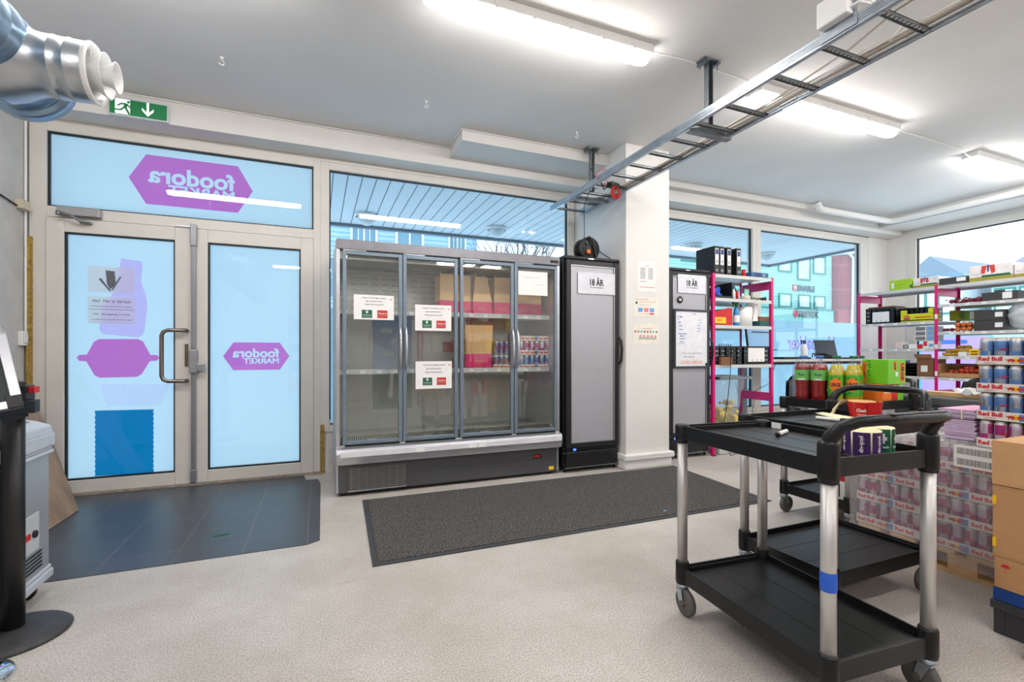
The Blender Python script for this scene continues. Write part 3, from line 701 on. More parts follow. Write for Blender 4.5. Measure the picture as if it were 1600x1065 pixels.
b = B().cbox((W_/2-.45, .42, 1.885), (.9, .03, .02)).cbox((W_/2+.45, .42, 1.885), (.9, .03, .02)); b.build('fan_rail', m_gal2, r)
dxs = [(.048, .514), (.520, .988), (1.008, 1.512), (1.518, 1.975-.02)]
for i, (x0, x1) in enumerate(dxs):
    d = B(); frame(d, x0, x1, .415, 1.955, .030, -.012, .022); 
    dd = d.build('door', m_fdoor, r, bevel=.004)
    B().box(x0+.028, x1-.028, .0, .006, .443, 1.927).build('glass', m_fglass, dd)
    e = B().box(x0+.02, x1-.02, -.004, .02, .398, .41); e.build('hinge', m_black, dd)
    B().box(x0+.004, x0+.18, -.014, .0, 1.957, 1.963).build('hinge_pin', m_flight, dd)
    hx = x1-.018 if i % 2 == 0 else x0+.022
    B().tube([(hx, -.012, 1.355), (hx, -.03, 1.345), (hx, -.048, 1.28), (hx, -.052, 1.18), (hx, -.048, 1.09), (hx, -.03, 1.025), (hx, -.012, 1.015)], [.009, .009, .011, .012, .011, .009, .009], seg=10).build('handle', m_flight, dd)
# printed sheets on the doors
for (x0, x1, z0, z1), lab in (((.262, .575, 1.412, 1.61), 'white printed notice on the leftmost glass fridge door'), ((.748, 1.058, 1.331, 1.548), 'upper of two white printed notices on the second fridge door'), ((.752, 1.062, .842, 1.073), 'lower of two white printed notices on the second fridge door')):
    r2, w_, h_ = paper('printed_notice', lab, 'notice', x0, x1, z0, z1, FY-.0145)
    b = B()
    for t, zz in (('Orders in this fridge contains', .25), ('age restricted items.', .13), ('Always check customer ID', .01)): b.text(t, (0, -.0004, zz*h_*1.1+.02), U, V, h=.0135, w=len(t)*.0062, bold=.01)
    b.build('text_lines', m_ink, r2)
    g = B().box(-.095, -.015, -.0008, 0, -.086, -.022, 0).box(-.062, -.050, -.0012, -.0008, -.050, -.026, 1).box(-.068, -.044, -.0012, -.0008, -.041, -.035, 1).text('Fresh/cold', (-.055, -.0009, -.063), U, V, h=.010, m=1).text('Keep me cool', (-.055, -.0009, -.076), U, V, h=.006, w=.05, m=1)
    g.build('green_sticker_print', [m_dgreen, m_white], r2)
    g = B().box(.025, .105, -.0008, 0, -.086, -.022, 0).text('Check it', (.065, -.0009, -.048), U, V, h=.014, m=1, bold=.02).text('before delivery', (.065, -.0009, -.068), U, V, h=.006, w=.06, m=1)
    g.build('red_sticker_print', [mat('notice_red', (196, 56, 50), .6), m_white], r2)
    B().box(w_/2-.03, w_/2-.015, -.0008, 0, h_/2-.035, h_/2-.028).build('logo_print', m_magenta, r2)
r2, w_, h_ = paper('handwritten_sheet', 'larger blank-looking sheet with faint handwriting on the rightmost fridge door', 'note', 1.682, 1.978, 1.672, 1.889, FY-.0145)
B().text('Til kunder fra', (-.02, -.0004, .055), U, V, h=.014, w=.16).text('apoteket!', (.07, -.0004, -.01), U, V, h=.018, w=.1).build('handwriting', mat('faint_ink', (200, 200, 204), .8), r2)

# grocery bags
def bag(x, y_, z, w, d, h, lab, grp, top=None, lean=0, handle=True, word='Dette er foodora'):
    r = thing('paper_bag', lab, 'paper bag', (x, y_, z), lean, group=grp)
    zm = h*.36
    def body(z0, z1, k0=1, k1=1, seg=5):
        b = B(); hh = z1-z0; vs_ = []
        for i in range(seg+1):
            t = i/seg; k = k0+(k1-k0)*t; zz = z0+hh*t; gu = .018*min(1, (zz/h))
            vs_ += [(-w/2*k, -d/2*k, zz), (0, -d/2*k-.002, zz), (w/2*k, -d/2*k, zz), (w/2*k-gu*1.5, 0, zz), (w/2*k, d/2*k, zz), (0, d/2*k, zz), (-w/2*k, d/2*k, zz), (-w/2*k+gu*1.5, 0, zz)]
        n = 8
        return b.add(vs_, [(i*n+j, i*n+(j+1) % n, (i+1)*n+(j+1) % n, (i+1)*n+j) for i in range(seg) for j in range(n)])
    b = body(0, zm); b.m = [0]*len(b.m)
    b.box(-w/2, w/2, -d/2, d/2, 0, .004)
    b.text('Dette er', (0, -d/2-.003, zm*.56), U, V, h=.016, m=1, bold=.01).text('dagligvarer', (0, -d/2-.003, zm*.42), U, V, h=.013, m=1).box(-w/2+.01, w/2-.01, -d/2-.0025, -d/2, .004, .018, 2)
    b.build('printed_base', [m_magenta, mat('gold_print', (226, 150, 110), .5), m_bag], r)
    body(zm, h, 1, top or 1).build('kraft_body', m_bag, r)
    if handle:
        for s_ in (-1, 1):
            B().tube([(-.045, s_*.012, h*.93), (-.045, s_*.016, h+.03), (-.02, s_*.02, h+.065), (.02, s_*.02, h+.065), (.045, s_*.016, h+.03), (.045, s_*.012, h*.93)], .005, seg=6).build('handle', m_bag, r)
    return r
g_ = 'magenta and kraft bags on the upper fridge shelf'
zsh = 1.486
for x, w, top, dy, lab in ((1.10, .165, .96, .12, 'kraft bag behind the second fridge door, first of upper shelf'), (1.255, .135, .95, .15, 'kraft bag just right of the central fridge door joint'), (1.425, .19, .62, .12, 'kraft bag with narrowed folded top on upper fridge shelf'), (1.625, .17, .96, .12, 'kraft bag right of the bag with the folded top'), (1.815, .155, .97, .12, 'kraft bag half behind the handwritten sheet'), (1.975, .15, .97, .15, 'kraft bag at the right end of the upper fridge shelf')):
    bag(x, 4.18+dy, zsh, w*.98, .20, .375, lab, g_, top=top, handle=(w > .15))
bag(1.385, 4.29, .986, .245, .21, .415, 'large kraft bag alone on the middle fridge shelf', 'bags in the fridge', top=1.10)

# ================================================================ CAN PACKS
def can_mesh(kind):
    r_, h_ = .0265, .134
    prof = [(.0, .004), (.019, .003), (.021, 0), (.0262, .010), (r_, .016), (r_, .045), (r_, .066), (r_, .089), (r_, .116), (.0225, .126), (.0215, .130), (.0228, .133), (.021, .134), (.0205, .129), (.0, .128)]
    seg = 16
    def mf(i, k):
        if i < 3 or i > 7: return 2
        q = (k*4//seg); up = 1 if i >= 6 else 0
        return (q+up+(1 if kind == 'lilac' else 0)) % 2
    b = B().lathe(prof, (0, 0, 0), seg, mf=mf)
    return b
canm = {'silver': [mat('can_silver', (176, 186, 200), .25, .85), mat('can_blue', (96, 140, 200), .3, .5), m_alu], 'lilac': [mat('can_magenta', (176, 60, 130), .3, .5), mat('can_lilac', (204, 190, 206), .3, .6), m_alu]}
can_me = {}
for k_ in canm:
    o = can_mesh(k_).text('Red Bull', (0, -.0272, .075), (1, 0, 0), V, w=.040, h=.012, m=3, bold=.03).build('can', canm[k_]+[m_tred]); can_me[k_] = o.data; bpy.data.objects.remove(o)
def bull_print(b, cx, cz, s, y, mr, my, mb):
    """two charging bulls before a sun, blue panel at the right"""
    b.box(cx+.6*s, cx+2.9*s, y+.0004, y+.0008, cz-.95*s, cz+.95*s, mb)
    b.prism([(cx+s*.75*math.cos(i*PI/8), cz+s*.75*math.sin(i*PI/8)) for i in range(16)], (0, y, 0), U, V, -.0004, my)
    bull = [(-2.3, .55), (-1.9, .15), (-1.5, .35), (-.9, .5), (-.35, .25), (-.1, -.15), (-.35, -.4), (-.55, -.3), (-.7, -.75), (-.9, -.7), (-.85, -.3), (-1.3, -.2), (-1.55, -.65), (-1.75, -.6), (-1.6, -.1), (-1.95, -.05), (-2.2, .25)]
    for sg in (1, -1): b.prism([(cx+p[0]*s*sg, cz+p[1]*s) for p in (bull if sg == 1 else bull[::-1])], (0, y-.0005, 0), U, V, -.0004, mr)
    return b
def tray_mesh(sub):
    b = B(); L_, Wd, hh, t = .335, .225, .046, .002
    b.box(-L_/2, L_/2, -Wd/2, Wd/2, 0, t)
    b.box(-L_/2, L_/2, -Wd/2, -Wd/2+t, 0, hh).box(-L_/2, L_/2, Wd/2-t, Wd/2, 0, hh).box(-L_/2, -L_/2+t, -Wd/2, Wd/2, 0, hh).box(L_/2-t, L_/2, -Wd/2, Wd/2, 0, hh)
    b.text('Red Bull', (-.113, -Wd/2, .030 if sub else .024), U, V, w=.092, h=.022, m=1, bold=.05).text('Red Bull', (.088, -Wd/2, .030 if sub else .024), U, V, w=.092, h=.022, m=1, bold=.05)
    if sub: b.text(sub, (-.113, -Wd/2, .010), U, V, w=.045, h=.007, m=1)
    bull_print(b, -.018, .023, .017, -Wd/2-.0008, 2, 3, 4)
    return b
tm = [mat('tray_card', (226, 222, 216), .6), m_tred, mat('bull_red', (186, 50, 30), .5), m_yellow, mat('tray_blue', (70, 130, 200), .5)]
tray_me = {}
for k_, sub in (('zero', 'ZERO'), ('plain', '')):
    o = tray_mesh(sub).build('carton_tray', tm); tray_me[k_] = o.data; bpy.data.objects.remove(o)
def mk(name, me, parent, loc=(0, 0, 0), rz=0):
    o = bpy.data.objects.new(name, me); C.objects.link(o); o.parent = parent; o.location = loc; o.rotation_euler = (0, 0, rz); return o
def pack(x, y_, z, rz, can, tray, rows, lab, grp, cols=6, rev=False):
    r = thing('can_pack', lab, 'pack of cans', (x, y_, z), rz, group=grp)
    mk('carton_tray', tray_me[tray], r)
    for i in range(cols):
        for j in range(rows): mk('can', can_me[can], r, (-.1375+i*.055, -.0825+j*.055, .0025), R(37*((i*3+j*5) % 7)-60))
    return r
g_ = 'energy drink packs on the middle fridge shelf'
pack(1.945, 4.26, .9865, 0, 'silver', 'plain', 3, 'pack of silver-blue energy drink cans low on the fridge shelf', g_)
pack(1.945, 4.26, .9865+.137, 0, 'lilac', 'plain', 3, 'pack of magenta energy drink cans stacked in the fridge', g_)
pack(1.945, 4.26, .9865+.274, 0, 'silver', 'plain', 0, 'empty energy drink tray on top of the packs in the fridge', g_)
pk = thing('can_pack', 'short silver can pack left of the others in the fridge', 'pack of cans', (1.665, 4.42, .9865), 0, group=g_)
mk('carton_tray', tray_me['plain'], pk).scale = (.55, 1, 1)
for i in range(3):
    for j in range(4):
        for k in range(2): mk('can', can_me['silver'], pk, (-.055+i*.055, -.0825+j*.055, .0025+k*.137), j)

# ================================================================ TALL DARK FRIDGES
def tall_fridge(x0, yf, w, h, label):
    r = thing('tall_fridge', label, 'fridge', (x0, yf, 0))
    b = B().box(0, w, .04, .62, .06, h-.02); b.build('cabinet', mat('black_fridge_shell', (24, 25, 28), .35), r, bevel=.006)
    B().box(-.005, w+.005, .0, .60, h-.035, h).build('top_cover', m_black, r, bevel=.012)
    B().box(w*.42, w*.52, -.002, .0, h-.026, h-.014).build('lamp_badge', m_flight, r)
    d = B(); frame(d, .015, w-.015, .235, h-.04, .055, -.01, .035); dd = d.build('door', mat('fridge_door_frame', (44, 45, 48), .35, .3), r, bevel=.008)
    B().box(.068, w-.068, .0, .012, .288, h-.094).build('door_panel', m_panel, dd)
    b = B(); frame(b, .064, w-.064, .284, h-.09, .006, -.012, -.008); b.build('panel_trim', m_flight, dd)
    B().box(.068, w-.068, -.001, .0, .985, .989).build('panel_seam', m_flight, dd)
    B().tube([(w-.012, .0, 1.30), (w-.004, -.03, 1.27), (w-.002, -.042, 1.18), (w-.004, -.03, 1.06), (w-.012, .0, 1.03)], .010, seg=8).build('handle', m_black, dd)
    b = B()
    for k in range(4): b.cyl((.03, -.0105, 1.10+k*.03), .004, .002, axis='y', seg=6)
    b.build('screw', m_gal2, dd)
    b = B().box(.02, w-.02, .0, .04, .06, .20).box(.02, w-.02, .015, .04, .20, .235)
    b.build('base_cover', m_black, r, bevel=.006)
    B().box(.0, w, .02, .05, .18, .19).box(0.01, w-.01, .0, .01, .045, .055).build('base_trim', m_gal2, r)
    B().box(.10, .13, .013, .016, .208, .228).build('display', m_blue_l, r)
    b = B()
    for x in (.03, w-.03): b.cyl((x, .06, 0), .015, .06, seg=8).cyl((x, .56, 0), .015, .06, seg=8)
    b.build('foot', m_dark, r)
    return r
tall_fridge(2.155, 3.94, .615, 2.07, 'tall dark fridge with grey door left of the white pillar')
tall_fridge(3.445, 4.03, .595, 2.06, 'tall dark fridge right of the pillar with whiteboard on its door')
for x0, x1, z0, z1, y_, lab in ((2.292, 2.711, 1.712, 1.918, 3.929, 'white 18 ÅR age sign on the fridge left of the pillar'), (3.575, 3.965, 1.79, 1.99, 4.0185, 'white 18 ÅR age sign on the fridge right of the pillar')):
    r2, w_, h_ = paper('age_sign', lab, 'sign', x0, x1, z0, z1, y_, m=mat('sign_paper', (222, 224, 232), .7))
    B().text('18 ÅR', (0, -.0004, .018), U, V, w=.155, h=.085, bold=.03).text('VIS LEGITIMASJON', (0, -.0004, -.042), U, V, w=.155, h=.013, bold=.02).build('lettering', m_ink, r2)
r = thing('whiteboard', 'small black-framed whiteboard with handwriting on the right fridge door', 'whiteboard', (3.755, 4.018, 1.295))
b = B(); frame(b, -.242, .242, -.318, .318, .022, -.016, .0); b.build('frame', mat('board_frame', (50, 52, 58), .4), r, bevel=.003)
B().box(-.222, .222, -.006, 0, -.298, .298).build('board', mat('board_white', (232, 234, 240), .25), r)
b = B()
for t, x, z in (('TA MED', -.16, .235), ('Is', -.18, .21), ('Pizza', -.165, .175), ('• Kaffe', -.155, .14), ('• Brød', -.15, .10), ('Vaskemiddel', -.13, .055), ('Bleier', -.13, .03), ('Tørkerull', -.13, .0), ('Poser', -.14, -.03)): b.text(t, (x, -.0064, z), U, V, h=.016, bold=.01)
for t, x, z in (('TIL ISEN', .03, .27), ('• Vaniljeis', .11, .205), ('• Sjokolade', .12, .175), ('• Saftis', .10, .145), ('• Krone', .10, .115), ('Isbiter', .10, .085)): b.text(t, (x, -.0064, z), U, V, h=.013)
b.tube([(-.19, -.0065, -.055), (-.12, -.0065, -.05), (-.08, -.0065, -.04)], .0012, seg=4)
b.build('blue_handwriting', m_blueink, r)
B().text('FYLL PÅ DRIKKE', (.0, -.0064, -.155), U, V, h=.018, w=.27).text('ER MULIG.', (-.03, -.0064, -.195), U, V, h=.018, w=.15).build('grey_handwriting', m_greyink, r)
B().text('GOD HELG!', (.0, -.0064, -.255), U, V, h=.036, w=.30, bold=.01).build('orange_handwriting', mat('orange_ink', (232, 130, 70), .7), r)
B().box(.195, .215, -.02, -.006, -.29, -.265).build('magnet', m_dark, r)
r = thing('round_sticker', 'round black and white sticker on the right fridge door', 'sticker', (3.605, 4.0185, 1.715))
B().lathe([(0, 0), (.038, 0), (.038, -.001), (0, -.001)], seg=20, axis='y').build('disc', m_ink, r)
B().text('18', (0, -.0014, 0), U, V, h=.03, m=0, bold=.03).build('number', m_white, r)
# posters on the pillar
for (x0, x1, z0, z1), lab, kind in (((2.925, 3.155, 1.75, 2.05), 'topmost small printed sheet with red text on the white pillar', 0), ((2.882, 3.186, 1.505, 1.695), 'middle laminated sheet with green dot on the white pillar', 1), ((2.874, 3.186, 1.232, 1.44), 'lowest laminated sheet with rows of pictograms on the pillar', 2)):
    r2, w_, h_ = paper('laminated_sheet', lab, 'poster', x0, x1, z0, z1, 3.8585, m=mat('laminate_%d' % (kind > 0), (236, 234, 232) if kind == 0 else (236, 232, 220), .3))
    b = B()
    if kind == 0:
        b.text('VIKTIG!', (0, -.0004, .11), U, V, h=.010, m=0)
        for i in range(9):
            for x in (-.05, .045): b.box(x-.03, x+.03, -.0005, 0, .085-i*.013, .09-i*.013, 1)
        b.box(-.08, .0, -.0005, 0, -.05, -.045, 1).box(-.09, .09, -.0005, 0, -.105, -.10, 0)
    elif kind == 1:
        b.text('FØLG MED PÅ DETTE', (-.05, -.0004, .075), U, V, h=.009, w=.16, m=0, bold=.02).cyl((-.12, -.0006, .04), .014, .0006, axis='y', m=2, seg=14).box(-.08, .12, -.0005, 0, .05, .053, 0).box(-.09, .03, -.0005, 0, .02, .022, 1)
        for i in range(3): b.box(-.10+i*.07, -.045+i*.07, -.0005, 0, -.05, -.01, 3+i % 2)
        b.box(-.07, .03, -.0005, 0, -.07, -.067, 0).box(.04, .09, -.0005, 0, -.075, -.06, 0)
    else:
        b.text('SLIK GJØR DU', (.02, -.0004, .05), U, V, h=.009, w=.12, m=0, bold=.02).box(-.13, -.06, -.0005, 0, .09, .092, 0)
        for i in range(8): b.cyl((-.13+i*.037, -.0006, .018), .011, .0006, axis='y', m=(0, 1, 3, 2)[i % 4], seg=10)
        for i in range(5): b.box(-.08+i*.045, -.055+i*.045, -.0005, 0, -.03, -.02, 0)
        b.box(-.09, .13, -.0005, 0, -.045, -.038, 1).box(-.09, .13, -.0005, 0, -.058, -.052, 1)
    b.build('print', [m_tred, m_greyink, mat('dot_green', (60, 96, 84), .6), m_lblue, mat('print_pink', (222, 130, 140), .6)], r2)
# cable reel on the left tall fridge
r = thing('cable_reel', 'black cable reel with orange plug on top of the left tall fridge', 'cable reel', (2.53, 4.17, 2.07))
def disc(y_, rad, m_): return B().lathe([(0, y_-.004), (rad-.008, y_-.004), (rad, y_), (rad, y_+.008), (rad-.006, y_+.012), (rad*.8, y_+.010), (0, y_+.010)], (0, 0, .122), 28, axis='y')
b = disc(-.06, .118, 0)
for k in range(8):
    a = k*PI/4; b.cbox((math.cos(a)*.055, -.068, .122+math.sin(a)*.055), (.045, .01, .014), 1, ry=-a)
b.build('flange', [m_black, m_dark], r); disc(.05, .118, 0).build('flange', m_black, r)
b = B()
for k in range(7): b.lathe([(.085, -.05+k*.014), (.092, -.043+k*.014), (.085, -.036+k*.014)], (0, 0, .122), 24, axis='y')
b.build('wound_cable', m_dark, r)
B().tube([(-.11, -.075, .03), (-.07, -.08, .01), (.08, -.08, .005), (.02, -.085, .20), (-.02, -.085, .235), (-.05, -.06, .21)], .011, seg=8).tube([(-.03, .0, .24), (-.03, 0, .0)], .006, seg=6).tube([(-.11, .0, .0), (.11, 0, 0)], .010, seg=6).build('carrying_frame', m_black, r)
B().cyl((-.02, -.085, .09), .019, .03, axis='y', seg=12).cbox((-.03, -.09, .075), (.03, .02, .02)).build('orange_plug', m_orange, r)
ctube([(2.50, 4.16, 2.285), (2.50, 4.16, 2.45), (2.47, 4.12, 2.60), (2.44, 3.98, 2.70), (2.45, 3.85, 2.71)], .004, m_dark, 'thin black cable hanging from the cable ladder to the reel', 'power_cable')
ctube([(2.62, 4.14, 2.22), (2.68, 4.12, 2.16), (2.74, 4.08, 2.11), (2.765, 4.05, 2.078)], .005, m_dark, 'black cable falling from the reel to the fridge top edge', 'power_cable')

# ================================================================ CARTS
CL, CW = .68, .45
def cart_proto():
    r = thing('service_cart', '', 'cart', (0, 0, 0))
    hx, hy = CL/2, CW/2
    def deck(name, zt, zb, zf, ext=.03):
        b = B()
        X0, X1, Y0, Y1, t = -hx-.012, hx+.012, -hy-.012, hy+.012, .008
        b.box(X0, X1, Y0, Y0+t, zb, zt).box(X0, X1, Y1-t, Y1, zb, zt).box(X0, X0+t, Y0+t, Y1-t, zb, zt).box(X1-t, X1, Y0+t, Y1-t, zb, zt)
        b.box(X0+t, X1-t, Y0+t, Y1-t, zf-.008, zf)
        for k in (-1, 1): b.box(X0+.05, X1-.05, k*.075-.002, k*.075+.002, zf, zf+.0012)
        b.box(X0+t, X0+.02, Y0+t, Y1-t, zf, zt-.008).box(X1-.02, X1-t, Y0+t, Y1-t, zf, zt-.008)
        return b.build(name, m_cart, r, bevel=.003)
    deck('upper_tray', .828, .77, .803); deck('lower_tray', .206, .142, .182)
    for x in (-hx, hx):
        for y_ in (-hy, hy):
            B().cyl((x, y_, .20), .0215, .58, seg=20).build('post', m_alu, r)
            p = .88 if x > 0 else .832
            B().lathe([(0, .752), (.027, .752), (.030, .77), (.0305, p-.01), (.027, p), (0, p)], (x, y_, 0), 20).build('corner_bracket', m_cart, r)
            B().lathe([(0, .132), (.026, .132), (.029, .145), (.0285, .225), (.025, .232), (0, .232)], (x, y_, 0), 20).build('corner_bracket', m_cart, r)
            c = B().cyl((x, y_, .118), .026, .016, seg=16).cyl((x, y_, .108), .020, .012, seg=14)
            ox = .022*(1 if x < 0 else -1)
            for s_ in (-1, 1):
                c.prism([(-.018, .112), (.018, .112), (ox+.012, .052), (ox-.012, .052)], (x, y_+s_*.019-.001, 0), U, V, .002)
            c.box(x-.02, x+.02, y_-.02, y_+.02, .108, .114)
            cc = c.build('caster_fork', m_gal, r)
            w = B().lathe([(.018, -.014), (.050, -.014), (.056, -.010), (.058, 0), (.056, .010), (.050, .014), (.018, .014)], (x+ox, y_, .058), 24, axis='y')
            w.build('caster_wheel', m_rubber, cc)
            B().cyl((x+ox, y_-.024, .058), .012, .048, seg=10, axis='y').lathe([(0, -.012), (.04, -.012), (.04, .012), (0, .012)], (x+ox, y_, .058), 18, axis='y').build('wheel_hub', mat('hub_brown', (96, 90, 80), .6), cc)
    P_ = [(hx, -hy, .845), (hx+.005, -hy+.002, .89), (hx+.03, -hy+.015, .925), (hx+.065, -hy+.04, .945), (hx+.095, -hy+.08, .952), (hx+.105, -hy+.13, .953), (hx+.105, 0, .953)]
    P_ = P_+[(x, -y_, z) for x, y_, z in P_[:-1][::-1]]
    n = len(P_)
    B().tube(P_, [.026, .022, .019, .017, .016, .017, .018, .017, .016, .017, .019, .022, .026], seg=14).build('push_handle', m_cart, r)
    b = B()
    for s_ in (-1, 1): b.cbox((hx+.105, s_*.065, .969), (.022, .105, .004))
    b.cbox((hx+.105, 0, .970), (.02, .02, .005)); b.build('handle_grip', mat('grip_grey', (34, 36, 39), .4), r, bevel=.0015)
    return r
c1 = cart_proto()
c2 = dup(c1, (2.38, 1.58, 0), 0, 'middle black two-tier cart with red label roll and marker')
c3 = dup(c1, (3.45, 2.185, 0), 0, 'farthest black cart loaded with soda bottles and cans')
c1.location = (1.688, 1.29, 0); c1.rotation_euler = (0, 0, R(-94.1)); c1['label'] = 'nearest black two-tier service cart with blue tape on its post'
g_ = 'black service carts'
for c in (c1, c2, c3): c['group'] = g_
b = B().lathe([(.0225, .425), (.0232, .43), (.0232, .478), (.0225, .483)], (CL/2, CW/2*-1, 0), 18); b.build('blue_tape', m_blue, c1)
B().cbox((-CL/2+.075, CW/2+.003, .815), (.05, .002, .026)).build('paper_label', m_paper, c1)
def marker(x, y_, z, ang, lab):
    r = thing('marker_pen', lab, 'marker', (x, y_, z), ang)
    B().lathe([(0, -.065), (.007, -.065), (.0085, -.060), (.0085, .045), (.0, .045)], (0, 0, .009), 14, axis='x').build('barrel', m_white, r)
    B().lathe([(0, .045), (.0088, .045), (.0088, .062), (.006, .066), (0, .066)], (0, 0, .009), 14, axis='x').build('cap', m_black, r)
    return r
marker(1.80, 1.405, .8035, R(22+180), 'white marker pen lying on the nearest cart')
marker(2.395, 1.60, .8035, R(-76), 'white marker pen on the middle cart before the label roll')
# label rolls
def spiral_wall(b, rad0, rad1, z0, z1, a0, a1, m, n=40, flare=0, t=.001):
    vs_ = []
    for i in range(n+1):
        f = i/n; a = a0+(a1-a0)*f; rr = rad0+(rad1-rad0)*f
        vs_ += [(rr*math.cos(a), rr*math.sin(a), z0), ((rr+flare)*math.cos(a), (rr+flare)*math.sin(a), z1)]
    b.add(vs_, [(2*i, 2*i+2, 2*i+3, 2*i+1) for i in range(n)], m, True); return b
def curved_text(b, t, rad, z, ang, h, w, m, vert=False):
    vs_, fs = glyphs(t, .03); xs = [p[0] for p in vs_]; ys = [p[1] for p in vs_]
    cx, cy = (min(xs)+max(xs))/2, (min(ys)+max(ys))/2; sx = w/(max(xs)-min(xs)); sy = h/(max(ys)-min(ys)); out = []
    for p in vs_:
        a_, b_ = (p[0]-cx)*sx, (p[1]-cy)*sy
        if vert: a_, b_ = b_, -a_
        q = ang+a_/rad; out.append(((rad+.0006)*math.cos(q), (rad+.0006)*math.sin(q), z+b_))
    return b.add(out, fs, m)
r = thing('label_roll', 'purple pick-up label roll standing on the nearest cart', 'label roll', (1.70, 1.03, .804))
B().lathe([(.045, 0), (.055, 0), (.055, .085), (.045, .085), (.045, 0)], seg=28).build('backing_roll', m_cream, r)
b = B()
va = math.atan2(-1.03, -1.70)
for k in (-1, 0, 1, 2): 
    a0 = va+k*.98-.44; b_ = spiral_wall(b, .0562, .0562, .003, .082, a0, a0+.88, 0, 12)
    curved_text(b, 'pick-up', .0565, .043, a0+.44, .016, .055, 1, vert=True)
b.build('purple_labels', [m_purple, m_white], r, solid=False)
b = B(); spiral_wall(b, .058, .070, 0, .082, va-2.6, va-1.2, 0, 16); b.build('loose_end', m_cream, r, solid=False)
r = thing('label_roll', 'dark green label roll with white cross behind the purple roll', 'label roll', (1.82, 1.05, .804))
B().lathe([(.038, 0), (.048, 0), (.048, .085), (.038, .085), (.038, 0)], seg=28).build('backing_roll', m_cream, r)
va = math.atan2(-1.05, -1.82); b = B()
for k in (-1, 0, 1):
    a0 = va+k*1.0-.45+.35; spiral_wall(b, .0492, .0492, .003, .082, a0, a0+.9, 0, 12)
    c_ = a0+.45
    for dz, da, dzh in ((0, .20, .006), (0, .065, .017)): spiral_wall(b, .0498, .0498, .05-dzh, .05+dzh, c_-da, c_+da, 1, 6)
    curved_text(b, 'Fresh', .0496, .022, c_, .009, .032, 1)
b.build('green_labels', [m_dgreen, m_white], r, solid=False)
r = thing('label_roll', 'red check-it label roll unrolling cream backing on the middle cart', 'label roll', (2.585, 1.565, .804))
B().lathe([(.042, .012), (.046, .0), (.060, .095), (.050, .098), (.042, .012)], seg=30).build('backing_roll', mat('cardboard_core', (222, 170, 112), .7), r)
va = math.atan2(-1.565, -2.585); b = B()
for k in (-2, -1, 0, 1, 2, 3):
    a0 = va+k*1.047-.5; spiral_wall(b, .049, .050, .002, .092, a0, a0+1.03, 0, 12, flare=.014)
curved_text(b, 'Check it', .060, .052, va+.1, .017, .055, 1); curved_text(b, 'before delivery', .058, .030, va+.1, .006, .045, 1)
b.build('red_labels', [m_red, m_white], r, solid=False)
b = B(); spiral_wall(b, .062, .082, .01, .095, va+.35, va+2.3, 0, 20, flare=.012); spiral_wall(b, .0610, .0810, .01, .095, va+.35, va+2.3, 1, 20, flare=.012); b.build('loose_end', [m_red, mat('orange_liner', (236, 150, 96), .6)], r, solid=False)
def strip(b, pts, w, m=0, up=(0, 0, 1)):
    vs_ = []
    for i, (p, wv) in enumerate(pts): vs_ += [tuple(p), (p[0]+wv[0], p[1]+wv[1], p[2]+wv[2])]
    return b.add(vs_, [(2*i, 2*i+2, 2*i+3, 2*i+1) for i in range(len(pts)-1)], m, True)
b = B()
sp = [((-.02, .04, .10), (.03, .06, -.02)), ((-.07, .055, .104), (.0, .05, -.06)), ((-.10, .06, .07), (.02, .03, -.05)), ((-.13, .075, .03), (.03, -.03, -.015)), ((-.17, .10, .02), (.02, -.08, -.012)), ((-.19, .115, .03), (.02, -.09, -.02)), ((-.16, .095, .035), (.02, -.09, -.02)), ((-.08, .03, .02), (.0, -.08, -.01)), ((-.03, -.02, .006), (.01, -.07, .0))]
# fan the liner out to the left of the roll as seen from the room
strip(b, sp, 0).build('paper_liner', m_cream, r, solid=False)

